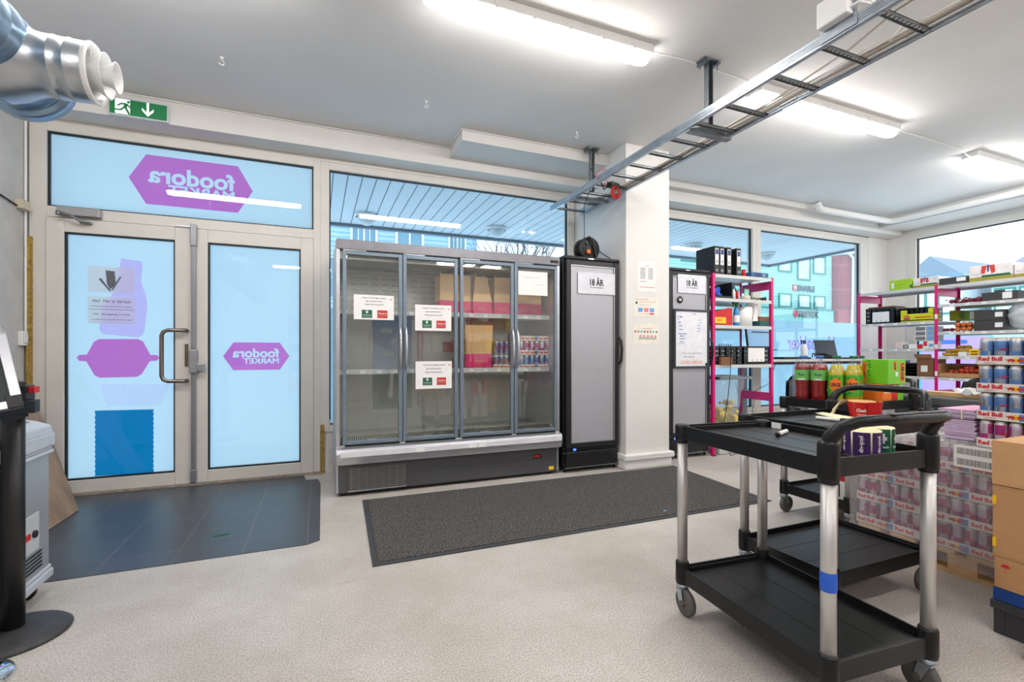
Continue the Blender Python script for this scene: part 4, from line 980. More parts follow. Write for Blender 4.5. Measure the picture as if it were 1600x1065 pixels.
# ================================================================ SODA ON THE FAR CART
def bottle_meshes(liq, lab, cap, name):
    if lab[1] == 'URGE': prof = [(0, .004), (.030, .0), (.040, .006), (.044, .02), (.0445, .05), (.0445, .10), (.0445, .15), (.0445, .19), (.042, .207), (.034, .232), (.025, .258), (.018, .278), (.0145, .292), (.0140, .305)]
    else: prof = [(0, .004), (.030, .0), (.040, .006), (.044, .02), (.0445, .05), (.040, .08), (.0435, .11), (.0445, .14), (.0445, .225), (.043, .240), (.036, .260), (.024, .280), (.0145, .295), (.0140, .305)]
    o1 = B().lathe(prof, seg=22).build('x', glass('clear_pet', (.93, .95, .95), .05, .8))
    lp = [(0, .006)]+[(max(0, a-.002), h+.002) for a, h in prof[1:11]]+[(0, prof[10][1]+.001)]
    o2 = B().lathe(lp, seg=22).build('x', liq)
    z0, z1 = (.150, .222) if lab[1] != 'URGE' else (.050, .190)
    bb = B().lathe([(.0452, z0), (.0452, z1)], seg=22, m=0)
    if lab[1] == 'URGE':
        rnd = random.Random(2)
        for k in range(26):
            a = rnd.uniform(0, 2*PI); zz = rnd.choice((rnd.uniform(.056, .09), rnd.uniform(.16, .184))); spiral_wall(bb, .0456, .0456, zz-.006, zz+.006, a, a+.16, 3, 2)
        for c_ in (va_b, va_b+2.2, va_b-2.2):
            for q, (dz0, dz1, da) in enumerate(((.092, .158, .62), (.08, .17, .30), (.10, .148, .80))): spiral_wall(bb, .0458, .0458, dz0, dz1, c_-da, c_+da, 1, 8)
            curved_text(bb, 'URGE', .0461, .125, c_, .026, .062, 2)
    else:
        for c_ in (va_b, va_b+2.1, va_b-2.1):
            spiral_wall(bb, .0455, .0455, .152, .162, c_-.5, c_+.5, 1, 8); curved_text(bb, lab[1], .0457, .190, c_, .016, .04, 2)
    o3 = bb.build('x', lab[0], solid=False)
    o4 = B().lathe([(0, .302), (.0155, .302), (.0155, .320), (.013, .322), (0, .322)], seg=16).build('x', cap)
    ms = [o.data for o in (o1, o2, o3, o4)]
    for o in (o1, o2, o3, o4): bpy.data.objects.remove(o)
    return ms
va_b = math.atan2(-2.2, -3.3)
def liquid(name, rgb):
    m = mat(name, rgb, .15, var=.02, spec=.6); return m
redm = bottle_meshes(liquid('red_soda', (150, 20, 22)), ([mat('soda_label_green', (110, 190, 90), .5), m_white, m_navy], 'Fun'), mat('cap_blue', (70, 120, 200), .4), 'r')
urgm = bottle_meshes(liquid('yellow_soda', (206, 186, 40)), ([mat('urge_green', (80, 176, 40), .45), m_orange, m_ink, mat('urge_dark_green', (22, 110, 50), .5)], 'URGE'), mat('cap_green', (20, 110, 70), .4), 'u')
paleu = None
def bottle(ms, x, y_, lab, grp, rz=0):
    r = thing('soda_bottle', lab, 'bottle', (x, y_, .8035), rz, group=grp)
    for n_, me in zip(('bottle_shell', 'soda', 'label_band', 'cap'), ms): mk(n_, me, r)
    return r
g_ = 'red soda bottles on the far cart'
for i, (x, y_, lab) in enumerate(((3.185, 2.33, 'red soda bottle, front left of the blue-capped group'), (3.235, 2.245, 'red soda bottle, front right of the blue-capped group'), (3.27, 2.365, 'red soda bottle, back left of the blue-capped group'), (3.322, 2.285, 'red soda bottle, back right of the blue-capped group'))): bottle(redm, x, y_, lab, g_, 0)
g_ = 'green-capped yellow soda bottles on the far cart'
for i, (x, y_, lab) in enumerate(((3.285, 2.158, 'leftmost yellow soda bottle with green cap'), (3.362, 2.098, 'second yellow soda bottle counted from the left'), (3.445, 2.125, 'third yellow soda bottle counted from the left'), (3.53, 2.135, 'rightmost yellow soda bottle beside the lime carton'), (3.38, 2.20, 'yellow soda bottle hidden behind the front row'))): bottle(urgm, x, y_, lab, g_, 0)
r = thing('shrink_wrap', 'clear shrink wrap around the soda bottle groups on far cart', 'plastic wrap', (3.3, 2.2, .8035))
m_wrap = glass('thin_wrap', (.985, .985, .985), .02, .5, .12)
def hull_wrap(pts, z1, m_):
    b = B(); n = len(pts); lv = [(1.0, 0), (1.0, .19), (.96, .24), (.72, .30)]
    cx = sum(p[0] for p in pts)/n; cy = sum(p[1] for p in pts)/n
    vs_ = [(cx+(p[0]-cx)*k, cy+(p[1]-cy)*k, z) for k, z in lv for p in pts]
    return b.add(vs_, [(i*n+j, i*n+(j+1) % n, (i+1)*n+(j+1) % n, (i+1)*n+j) for i in range(3) for j in range(n)], 0, True)
hull_wrap([(-.17, .13), (-.115, .0), (-.02, .06-.02), (.07, .07), (.02, .19), (-.04, .225), (-.13, .19)], .3, m_wrap).build('film', m_wrap, r)

def carton(name, label, cat, x0, y0, z0, dx, dy, dz, mats, group=None, prints=None, bev=.002, rz=0):
    """box with its -X,-Y corner at x0,y0; prints: callable(builder, dx, dy, dz) adds printed panels as a part"""
    r = thing(name, label, cat, (x0, y0, z0), rz, group=group)
    B().box(0, dx, 0, dy, 0, dz).build('carton', mats[0], r, bevel=bev)
    if prints:
        b = B(); prints(b, dx, dy, dz); b.build('print', mats[1:], r, solid=False)
    return r
NX = dict(u=(0, -1, 0), v=V)     # reading direction on a face that looks to -X
def pr_urge(b, dx, dy, dz):
    b.add([(-.0008, dy*.84, dz*.1), (-.0008, dy*.99, dz*.1), (-.0008, dy*.99, dz*.9), (-.0008, dy*.84, dz*.9)], [(0, 1, 2, 3)], 0)
    rnd = random.Random(1)
    for k in range(26):
        yy = dy*(.68+rnd.uniform(0, .30)); zz = dz*rnd.uniform(.04, .94); s_ = rnd.uniform(.003, .008)
        b.add([(-.0004, yy-s_, zz), (-.0004, yy, zz-s_), (-.0004, yy+s_, zz), (-.0004, yy, zz+s_)], [(0, 1, 2, 3)], 2)
    b.text('URGE', (-.001, dy*.92, dz*.5), (0, 0, 1), (0, 1, 0), h=.014, w=dz*.7, m=1)
    b.box(dx*.68, dx*.94, -.0008, 0, dz*.10, dz*.88, 0).text('URGE', (dx*.81, -.001, dz*.5), (0, 0, -1), (1, 0, 0), h=dx*.17, w=dz*.70, m=1, bold=.04)
    b.box(dx*.30, dx*.47, -.0008, 0, dz*.55, dz*.93, 0).text('URGE', (dx*.385, -.001, dz*.74), (0, 0, -1), (1, 0, 0), h=dx*.10, w=dz*.32, m=1, bold=.04)
    b.box(dx*.42, dx*.56, -.0008, 0, dz*.32, dz*.5, 3)
g_ = 'soda can cartons on the far cart'
carton('soda_carton', 'lime green soda carton with orange lettering, on top of others', 'carton', 3.50, 1.955, .935, .19, .16, .165, [mat('urge_carton', (112, 196, 30), .45), m_orange, m_ink, mat('urge_dark_green', (22, 110, 50), .5), m_white], g_, pr_urge)
def pr_small(b, dx, dy, dz): b.box(dx*.2, dx*.8, -.0008, 0, dz*.55, dz*.95, 0)
for i, (x, dx, m_, lab) in enumerate(((3.485, .10, m_orange, 'orange soda carton under the lime green carton'), (3.588, .058, m_red, 'red soda carton under the lime green carton'), (3.649, .065, mat('urge_carton', (112, 196, 30), .45), 'narrow green soda carton under the lime green carton'))):
    carton('soda_carton', lab, 'carton', x, 1.98, .8035, dx, .17, .130, [m_, mat('white_print', (230, 226, 226), .5)], g_, pr_small)

# ================================================================ PALLET OF WRAPPED CANS
r = thing('pallet', 'wooden pallet under the wrapped energy drink cans', 'pallet', (3.04, .88, 0))
PLx, PLy = .70, 1.0
for y_ in (0, .42, .86):
    for x in (0, .28, .56): B().box(x, x+.145, y_, y_+.12, .02, .10).build('block', m_pine, r)
for x in (0, .30, .60): B().box(x, x+.10, -.0, PLy, 0, .02).build('bottom_board', m_pine, r)
for k in range(6): B().box(0, PLx+.02, .0+k*.172, .12+k*.172, .10, .12).build('deck_board', m_pine, r)
g_ = 'wrapped packs of magenta energy drink cans on the pallet'
zt = [.122, .259, .396, .533]
names_l = ('bottom', 'second', 'third', 'top'); names_y = ('far', 'middle', 'near')
for li, z in enumerate(zt):
    for k in range(3):
        y_ = 1.71-k*.340
        for cxi in range(2):
            if cxi and li < 2: cols_, rows_ = 6, 0
            rws = 2 if cxi == 0 else (4 if li == 3 else 0)
            pack(3.165+cxi*.235+((li*7+k*3) % 5-2)*.0015, y_, z, -PI/2, 'lilac', 'plain', rws, '%s pack of %s layer, %s row of the wrapped pallet' % (names_y[k], names_l[li], ('outer', 'inner')[cxi]), g_)
g_ = 'stack of energy drink packs on top of the pallet'
for li, (z, can, tr, lab) in enumerate(((.672, 'lilac', 'plain', 'magenta can pack, lowest of the tall unwrapped stack'), (.811, 'silver', 'zero', 'silver zero can pack, third from top of stack'), (.949, 'silver', 'zero', 'silver zero can pack, second from top of stack'), (1.087, 'silver', 'zero', 'silver zero can pack, topmost of the tall stack'))):
    pack(3.218, 1.165, z, -PI/2, can, tr, 4, lab, g_)
# stretch film with folds around the pallet load
m_film = film('stretch_film', (.97, .97, .98), (.92, .92, .95), .65, clear=.75, gloss=.10)
b = B(); rnd = random.Random(5)
x0, x1, y0, y1 = 3.028, 3.56, .865, 1.895
def fx(y_, z, base, amp): return base+amp*(math.sin(z*61+y_*5)*.4+math.sin(y_*23+z*31)*.35+math.sin(z*140-y_*12)*.25)
ny, nzz = 60, 40
vs_ = [(fx(y0+(y1-y0)*i/ny, .10+(.60)*j/nzz, x0-.012, .008) + (.02 if j > nzz-3 else 0), y0+(y1-y0)*i/ny, .06+(.625)*j/nzz) for i in range(ny+1) for j in range(nzz+1)]
b.add(vs_, [(i*(nzz+1)+j, (i+1)*(nzz+1)+j, (i+1)*(nzz+1)+j+1, i*(nzz+1)+j+1) for i in range(ny) for j in range(nzz)], 0, True)
vs_ = [(x0+(x1-x0)*i/20, y1+.008+.006*math.sin(i*2.1+j*1.3), .06+.625*j/20) for i in range(21) for j in range(21)]
b.add(vs_, [(i*21+j, (i+1)*21+j, (i+1)*21+j+1, i*21+j+1) for i in range(20) for j in range(20)], 0, True)
vs_ = [(x0+(x1-x0)*i/16, y0+(y1-y0)*j/24, .687+.006*math.sin(i*1.7+j*.9)) for i in range(17) for j in range(25) ]
b.add(vs_, [(i*25+j, (i+1)*25+j, (i+1)*25+j+1, i*25+j+1) for i in range(16) for j in range(10, 24)], 0, True)
tag(b.build('stretch_film', m_film, solid=False), 'clear stretch film wrapped around the energy drink pallet', 'plastic wrap')
r = thing('shipping_label', 'white barcode sheet on the wrapped pallet below the can stack', 'label', (3.008, 1.29, .625))
B().box(0, .001, -.08, .09, -.055, .055).build('sheet', m_paper, r)
b = B()
for zz in (-.027, .027):
    k = -.075; rn = random.Random(4)
    while k < .07:
        w_ = rn.uniform(.001, .003); b.add([(-.0006, -k, zz-.016), (-.0006, -k-w_, zz-.016), (-.0006, -k-w_, zz+.016), (-.0006, -k, zz+.016)], [(0, 1, 2, 3)], 0); k += w_+rn.uniform(.0015, .004)
b.build('barcode', m_ink, r, solid=False)
# lilac cardboard blanks on the pallet
def blanks(x0, y0, z0, dx, dy, n_, lab, th=.0085):
    r = thing('folded_carton_stack', lab, 'cardboard', (x0, y0, z0), group='bundles of lilac folded cartons')
    rn = random.Random(int(z0*1000))
    for k in range(n_):
        o1, o2 = rn.uniform(-.006, .006), rn.uniform(-.008, .008)
        B().box(o1, dx+o1, o2, dy+o2, k*th, (k+1)*th-.0012).build('folded_carton', m_lilac, r)
    return r
blanks(3.125, 1.345, .693, .33, .135, 9, 'lower bundle of lilac flat cartons beside the can stack', .0115)
u_ = blanks(3.13, 1.345, .800, .33, .15, 5, 'upper strapped bundle of lilac flat cartons beside the can stack', .0095)
B().box(-.012, -.010, .05, .054, -.002, .049).build('strap', m_cream, u_)
B().box(0, .33, 0, .15, .0478, .0485).build('pink_top_sheet', mat('pink_sheet', (242, 170, 205), .6), u_)
blanks(3.32, 1.352, .85, .14, .045, 10, 'small leaning pile of lilac cartons against the can stack', .010)

# ================================================================ BOXES AT THE RIGHT EDGE
r = thing('storage_crate', 'dark grey plastic crate on the floor at the right edge', 'crate', (2.575, .60, 0))
b = B().box(0, .38, 0, .45, .0, .12).box(-.008, .388, -.008, .458, .10, .135)
for k in range(6): b.box(-.006, .0, .04+k*.075, .05+k*.075, .01, .10)
b.build('shell', mat('crate_grey', (56, 57, 62), .5), r, bevel=.006)
carton('blue_box', 'flat blue box lying on the grey crate at right', 'box', 2.572, .60, .137, .38, .45, .052, [mat('box_blue', (10, 62, 140), .5), m_ink], None, lambda b, dx, dy, dz: b.box(-.0006, 0, dy*.55, dy*.56, 0, dz, 0))
def pr_low(b, dx, dy, dz):
    u_ = (0, -1, 0)
    b.text('TEGNÉR A', (-.001, dy-.13, dz*.30), u_, V, h=.010, w=.07, m=0).text('Fragile goods', (-.001, dy-.14, dz*.65), u_, V, h=.006, m=1)
    b.add([(-.001, dy-.035-.014*math.cos(a*PI/8), dz*.72+.014*math.sin(a*PI/8)) for a in range(9)], [tuple(range(9))], 0)
    b.add([(-.001, dy-.034, dz*.55), (-.001, dy-.036, dz*.55), (-.001, dy-.036, dz*.72), (-.001, dy-.034, dz*.72)], [(0, 1, 2, 3)], 0)
carton('cardboard_box', 'lowest printed cardboard box on the blue box at right', 'box', 2.57, .60, .190, .38, .445, .122, [m_kraft, m_tred, m_kraftd], 'cardboard boxes stacked at the right edge', pr_low)
def pr_mid(b, dx, dy, dz):
    for zz in (.2, .78): b.box(-.006, 0, dy-.012, dy-.002, dz*zz-.015, dz*zz+.02, 0)
    b.box(-.0006, 0, .0, dy, dz*.02, dz*.024, 1)
carton('cardboard_box', 'large middle cardboard box in the stack at right', 'box', 2.57, .60, .313, .38, .45, .295, [m_kraft, m_yellow, m_kraftd], 'cardboard boxes stacked at the right edge', pr_mid)
carton('cardboard_box', 'top cardboard box of the stack at the right edge', 'box', 2.565, .62, .610, .36, .43, .180, [mat('kraft_lighter', (196, 152, 106), .8, var=.05), m_kraftd], 'cardboard boxes stacked at the right edge', lambda b, dx, dy, dz: b.box(0, dx, dy*.5-.001, dy*.5+.001, dz, dz+.0006, 0))
r = thing('pallet_truck', 'orange-red fork tip of a pallet truck beside the grey crate', 'pallet truck', (2.44, .91, 0))
B().prism([(0, .015), (.0, .05), (-.02, .075), (-.6, .08), (-.6, .02)], (0, 0, 0), (0, 1, 0), V, .15).build('fork', mat('orange_red_paint', (226, 60, 26), .35), r, bevel=.006)
B().cyl((.03, -.06, .03), .03, .09, axis='x', seg=16).build('roller', m_dark, r)

# ================================================================ LEFT EDGE: FREEZER, QUEUE POST, SIGN STAND, BOARDS
r = thing('chest_freezer', 'light grey chest freezer with curved lid at the left edge', 'freezer', (-1.195, 2.95, 0), R(2))
fw, fd = .95, .50       # length runs to -X, depth to -Y
m_fz = mat('freezer_grey', (166, 172, 178), .35, .3, var=.03)
m_fzl = mat('freezer_light_grey', (186, 194, 204), .35)
b = B().box(-fw, 0, -fd, 0, .10, .70); b.build('body', m_fz, r, bevel=.01)
b = B().box(-fw-.01, .012, -fd-.012, .012, .075, .115).box(-fw-.005, .006, -fd-.006, .006, .115, .135); b.build('bottom_rail', m_fzl, r, bevel=.008)
b = B().box(-fw-.012, .014, -fd-.014, .014, .665, .685).box(-fw-.006, .008, -fd-.008, .008, .685, .70).box(-fw-.014, .016, -fd-.016, .016, .70, .765); b.build('rim', m_fzl, r, bevel=.012)
b = B(); prof = [(0.012, .765), (0.005, .80), (-.05, .822), (-.2, .855), (-.45, .872), (-.7, .855), (-fw, .82), (-fw, .765)]
vs_ = [(p[0], y_, p[1]) for y_ in (-fd, 0.0) for p in prof]; n = len(prof)
b.add(vs_, [(i, i+1, n+i+1, n+i) for i in range(n-1)], 0); b.add(vs_[:n], [tuple(range(n))]); b.add(vs_[n:], [tuple(range(n))]); b.build('lid_frame', m_fzl, r, bevel=.006)
vs_ = [(p[0], y_, p[1]+.003) for y_ in (-fd+.05, -.05) for p in prof[2:6]]
B().add(vs_, [(i, i+1, 5+i, 4+i) for i in range(3)]).build('lid_glass', mat('lid_glass_dark', (120, 140, 156), .08, var=.1), r, solid=False)
B().box(0, .004, -.31, -.11, .25, .42).build('control_panel', mat('panel_grey', (200, 204, 208), .3), r, bevel=.003)
B().box(.004, .010, -.26, -.20, .32, .345).build('power_switch', m_red, r); B().cyl((.004, -.16, .33), .016, .01, axis='x', seg=14).build('thermostat_knob', m_black, r)
b = B()
for k in range(5): b.box(0, .003, -.32, -.08, .16+k*.017, .167+k*.017)
b.build('vent', m_dark, r)
b = B()
for x in (-.06, -fw+.06):
    for y_ in (-.06, -fd+.06): b.cyl((x, y_-.012, .035), .035, .024, axis='y', seg=14).box(x-.015, x+.015, y_-.015, y_+.015, .05, .08)
b.build('caster', m_black, r)
r = thing('queue_post', 'black retractable-belt queue post on a domed round base', 'barrier post', (-1.14, 2.53, 0))
B().lathe([(0, .0), (.178, .0), (.182, .008), (.17, .018), (.12, .032), (.05, .042), (0, .045)], seg=40).build('base', mat('worn_black_base', (52, 52, 54), .5, var=.4, scale=14), r)
B().cyl((0, 0, .03), .037, .93, seg=24).build('post', m_black, r)
B().cyl((0, 0, .96), .040, .07, seg=24).box(.0, .055, -.035, .035, .955, 1.015).build('belt_cassette', m_black, r, bevel=.003)
B().box(.056, .075, -.02, .02, .985, 1.01).build('red_clip', m_red, r)
B().cbox((.055, -.01, .93), (.05, .075, .05), rz=.2).cbox((.02, -.045, .905), (.08, .006, .055), rz=.2, ry=-.4).build('belt', mat('belt_blue_black', (24, 34, 44), .6), r, bevel=.004)
r = thing('sign_stand', 'silver-framed dark sign board on a chrome-based stand at left edge', 'sign', (-1.125, 2.22, 0))
B().lathe([(0, 0), (.121, 0), (.125, .006), (.118, .02), (.08, .034), (.03, .04), (0, .04)], seg=40).build('base', mat('chrome', (220, 224, 228), .08, 1, var=.02), r)
B().cyl((0, .02, .03), .018, .95, seg=16).build('pole', m_alu, r)
# tilted frame: lower right corner and upper right corner fixed in space
LR = Vector((.165, -.02, .955)); UR = Vector((.068, .075, 1.235)); dn = (LR-UR); lf = Vector((-.40, -.20, -.075))
un = dn.normalized(); ln = lf.normalized(); nn = un.cross(ln).normalized()
if nn.y > 0: nn = -nn
def slab(p, a, b_, t, m_, name, bev=.002):
    c = [p, p+a, p+a+b_, p+b_]; bb = B().add([tuple(q) for q in c]+[tuple(q+nn*t) for q in c], [(0, 1, 2, 3), (7, 6, 5, 4), (0, 1, 5, 4), (1, 2, 6, 5), (2, 3, 7, 6), (3, 0, 4, 7)]); return bb.build(name, m_, r, bevel=bev)
slab(UR, dn, lf, .008, mat('chalkboard', (42, 54, 54), .5), 'board', 0)
wf = .028
slab(UR-nn*.006, dn, ln*wf, .024, m_flight, 'frame_side'); slab(LR-nn*.006-un*wf, un*wf, lf, .024, m_flight, 'frame_side'); slab(UR-nn*.006, un*wf, lf, .024, m_flight, 'frame_side')
slab(LR-un*.045+ln*.0, un*.045, ln*.04, .020, m_black, 'corner_cap')
cp = LR-un*.075+ln*.075+nn*.0085
slab(cp, un*.045, ln*.03, .0005, mat('pink_sticker', (226, 60, 130), .5), 'pink_sticker', 0)
r = thing('plywood_board', 'weathered plywood sheet leaning on the left wall behind the freezer', 'board', (0, 0, 0))
B().prism([(3.95, 0), (4.36, 0), (4.56, .55), (4.68, .98), (4.60, 1.06), (4.1, 1.05)], (-1.62, 0, 0), (0, 1, 0), (-.42, 0, .90), .018).build('sheet', m_wood, r)
tag(B().prism([(0, 0), (.10, 0), (.09, 1.10), (.07, 1.16), (.03, 1.16), (.0, 1.10)], (0, 0, 0), (0, 1, 0), (-.09, 0, .99), .02).build('wooden_plank', m_pine, loc=(-1.965, 4.44, 0)), 'light round-topped plank leaning behind the plywood at left', 'plank')

# ================================================================ SHELVING
def rack(name, label, x, y_, rz, bays, depth, shelves, postz=2.0, beams=()):
    """front-left post at x,y; runs along local +x; depth to local +y"""
    r = thing(name, label, 'shelving', (x, y_, 0), rz)
    xs = [0]
    for w_ in bays: xs.append(xs[-1]+w_)
    for xx in xs:
        for yy in (0, depth):
            b = B().box(xx-.018, xx+.018, yy-.002, yy+.002, 0, postz).box(xx-.018, xx-.014, yy, yy+(.03 if yy == 0 else -.03), 0, postz)
            s_ = B()
            if yy: 
                for k in range(36): s_.box(xx-.004, xx+.004, yy-.0035, yy-.002, .1+k*.05, .125+k*.05)
                b.box(xx-.004, xx+.004, yy-.003, yy-.002, .1, .12)
            p_ = b.build('post', m_pink, r)
            if yy: s_.build('slot', m_dark, p_)
            B().box(xx-.025, xx+.025, yy-.02, yy+.02, 0, .006).build('foot_plate', m_dark, r)
        for z in (postz-.09, .62): B().box(xx-(.012 if xx else 0), xx+(0 if xx else .012), .03, depth-.03, z-.05, z+.05).build('side_brace', m_pink, r)
    for bi, w_ in enumerate(bays):
        for z in shelves[bi]:
            b = B().box(xs[bi]+.018, xs[bi+1]-.018, -.004, depth, z-.006, z).box(xs[bi]+.018, xs[bi+1]-.018, -.006, -.003, z-.036, z+.001).box(xs[bi]+.018, xs[bi+1]-.018, depth-.003, depth, z-.036, z)
            b.build('shelf', m_shelf, r)
    return r
r1 = rack('storage_rack', 'magenta-post shelving rack beside the right tall fridge', 4.065, 4.005, 0, [.905], .45, [(2.02, 1.755, 1.452, 1.008)], 2.03)
S1, S2, S3, S4 = 2.021, 1.756, 1.453, 1.009
# binders on top
def binder(x, y_, z, lab, flat=False, m_=None):
    r = thing('ring_binder', lab, 'binder', (x, y_, z), group='ring binders on the left rack')
    B().box(0, .072, .0, .28, 0, .318).build('cover', m_ or m_black, r, bevel=.004)
    B().box(.012, .060, -.0012, .0, .11, .29).build('spine_label', m_paper, r)
    B().box(.016, .056, -.002, -.0012, .225, .282).build('label_print', m_navy, r)
    b = B().lathe([(.010, -.002), (.016, -.002), (.016, .001), (.010, .001)], (.036, 0, .045), 16, axis='y'); b.build('finger_ring', m_flight, r)
    B().box(.028, .044, -.0018, -.0012, .13, .16).build('print_line', m_greyink, r)
    return r
for x, lab in ((4.10, 'black ring binder, leftmost of those standing on the rack'), (4.178, 'black ring binder pressed beside the leftmost one'), (4.283, 'black ring binder standing in the middle of the rack top'), (4.43, 'black ring binder standing rightmost on the rack top')):
    binder(x, 4.03, S1+.001, lab)
r = thing('ring_binder', 'blue ring binder lying flat on top of the left rack', 'binder', (4.66, 4.03, S1+.001), group='ring binders on the left rack')
B().box(0, .28, 0, .30, 0, .062).build('cover', mat('binder_blue', (46, 96, 140), .5), r, bevel=.004)
B().box(.06, .16, -.001, 0, .012, .05).build('spine_label', m_navy, r); B().lathe([(.010, -.002), (.017, -.002), (.017, .001), (.010, .001)], (.20, 0, .03), 14, axis='y').build('finger_ring', m_flight, r)
tag(B().cyl((0, 0, 0), .024, .085, seg=16).build('red_can', m_red, loc=(4.575, 4.06, S1+.001)), 'small red canister standing on the rack top right of the binders', 'can')
# second shelf: bins and small things
r = thing('tool_tray', 'black tray holding blue gloves on the second rack shelf', 'tray', (4.075, 4.04, S2))
b = B(); b.box(0, .30, 0, .26, 0, .006).box(0, .30, 0, .006, 0, .03).box(0, .30, .254, .26, 0, .14).box(0, .006, 0, .26, 0, .12).box(.294, .30, 0, .26, 0, .19)
for k in range(5): b.box(.02+k*.05, .04+k*.05, .2, .22, 0, .13+.02*(k % 3))
b.build('tray', m_black, r)
b = B().ball((0, 0, 0), .05, sc=(1.2, .9, .8))
for k in range(4): b.tube([(.02+k*.012, 0, .01*k), (.09, .0, -.012+.02*k), (.115, .0, -.02+.018*k)], [.013, .012, .009], seg=8)
tag(b.build('work_glove', m_blue, loc=(4.135, 4.10, S2+.085)), 'blue work glove in the black tray on the rack', 'glove')
c = bpy.data.objects['work_glove'].copy(); C.objects.link(c); c.location = (4.225, 4.12, S2+.05); c.rotation_euler = (.3, .35, .4); c['label'] = 'second blue work glove, lower in the black tray'
tag(B().lathe([(0, 0), (.018, 0), (.018, .09), (.010, .10), (.010, .12), (0, .12)], seg=14).build('spray_bottle', m_white, loc=(4.42, 4.06, S2+.001)), 'small white bottle with pink cap on the second rack shelf', 'bottle')
tag(B().cyl((0, 0, 0), .016, .10, seg=12).build('red_marker', m_red, loc=(4.475, 4.06, S2+.001)), 'red tube standing on the second rack shelf', 'tube')
r = thing('tape_dispenser', 'teal tape roll standing behind small bottles on second rack shelf', 'tape', (4.49, 4.16, S2+.001)); B().lathe([(.03, -.02), (.055, -.02), (.055, .02), (.03, .02), (.03, -.02)], (0, 0, .12), 20, axis='y').box(-.03, .03, -.03, .03, 0, .065).build('roll', mat('teal', (50, 120, 140), .5), r)
r = thing('tape_roll', 'white tape roll lying on the second rack shelf', 'tape', (4.62, 4.08, S2+.001)); B().lathe([(.025, 0), (.055, 0), (.055, .05), (.025, .05), (.025, 0)], seg=22).build('roll', mat('tape_white', (214, 208, 196), .5), r)
tag(B().box(0, .07, 0, .012, 0, .14).build('small_carton', mat('mint', (150, 214, 190), .5), loc=(4.66, 4.12, S2+.001), bevel=.002), 'mint green upright packet on the second rack shelf', 'packet')
b = B()
for k in range(5): b.tube([(.0, .02*k, .01+.008*k), (.12, .02*k-.03, .035), (.16+.01*k, .02*k, .008)], .008, seg=6, m=k % 2)
tag(b.build('tool_pile', [m_dark, mat('tool_beige', (200, 186, 160), .6)], loc=(4.76, 4.05, S2+.001)), 'small jumbled pile of tools at right of second rack shelf', 'tools', kind='stuff')
# third shelf
r = thing('plastic_bin', 'red open storage bin on the third rack shelf', 'bin', (4.075, 4.03, S3))
B().prism([(0, 0), (.30, 0), (.30, .20), (.24, .20), (.0, .145)], (0, .01, 0), U, V, -.006).box(.296, .302, .01, .3, 0, .20).box(0, .30, .29, .3, 0, .2).box(0, .3, .01, .3, 0, .004).build('shell', m_red, r)
B().box(.0, .19, -.006, .0, .02, .09, 0).text('bison', (.095, -.0062, .06), U, V, h=.022, m=1, bold=.03).build('yellow_box_front', [m_yellow, m_red], r)
r = thing('spray_bottle', 'blue spray bottle with green trigger on the third rack shelf', 'spray bottle', (4.47, 4.07, S3+.001))
B().lathe([(0, 0), (.034, 0), (.036, .02), (.036, .14), (.026, .18), (.013, .205), (.013, .225), (0, .225)], seg=18).build('bottle', mat('spray_blue', (50, 140, 200), .35), r)
B().cyl((0, 0, .222), .016, .03, seg=12).cbox((-.015, 0, .262), (.075, .022, .025)).cbox((-.045, 0, .235), (.008, .012, .045), ry=.3).build('trigger', mat('trigger_green', (20, 120, 70), .4), r)
B().lathe([(.0365, .04), (.0365, .12)], seg=18).build('label_band', m_paper, r)
r = thing('paper_roll', 'large white paper towel roll on the third rack shelf', 'paper roll', (4.64, 4.13, S3+.001))
B().lathe([(.03, 0), (.10, 0), (.10, .22), (.03, .22), (.03, 0)], seg=30).build('roll', m_paper, r)
vs_ = [(.095+.01*math.sin(j)+.02*i, -.07+.02*i*0-.012*math.sin(j*1.3+i), .26-.05*j) for i in range(4) for j in range(5)]
B().add(vs_, [(i*5+j, (i+1)*5+j, (i+1)*5+j+1, i*5+j+1) for i in range(3) for j in range(4)], 0, True).build('loose_sheet', m_paper, r, solid=False)
tag(B().box(0, .16, 0, .2, 0, .05).build('small_carton', m_kraftd, loc=(4.79, 4.03, S3+.065), bevel=.002), 'brown flat carton on green box, right of paper roll', 'carton')
tag(B().box(0, .17, 0, .22, 0, .062).build('small_carton', mat('dark_teal', (20, 84, 84), .5), loc=(4.785, 4.02, S3+.001), bevel=.002), 'dark green flat box under the brown carton', 'box')
tag(B().cbox((0, 0, .10), (.17, .003, .17), ry=.1).build('paper_sheets', m_paper, loc=(4.85, 4.2, S3+.10)), 'white paper sheets standing behind the brown carton', 'paper')
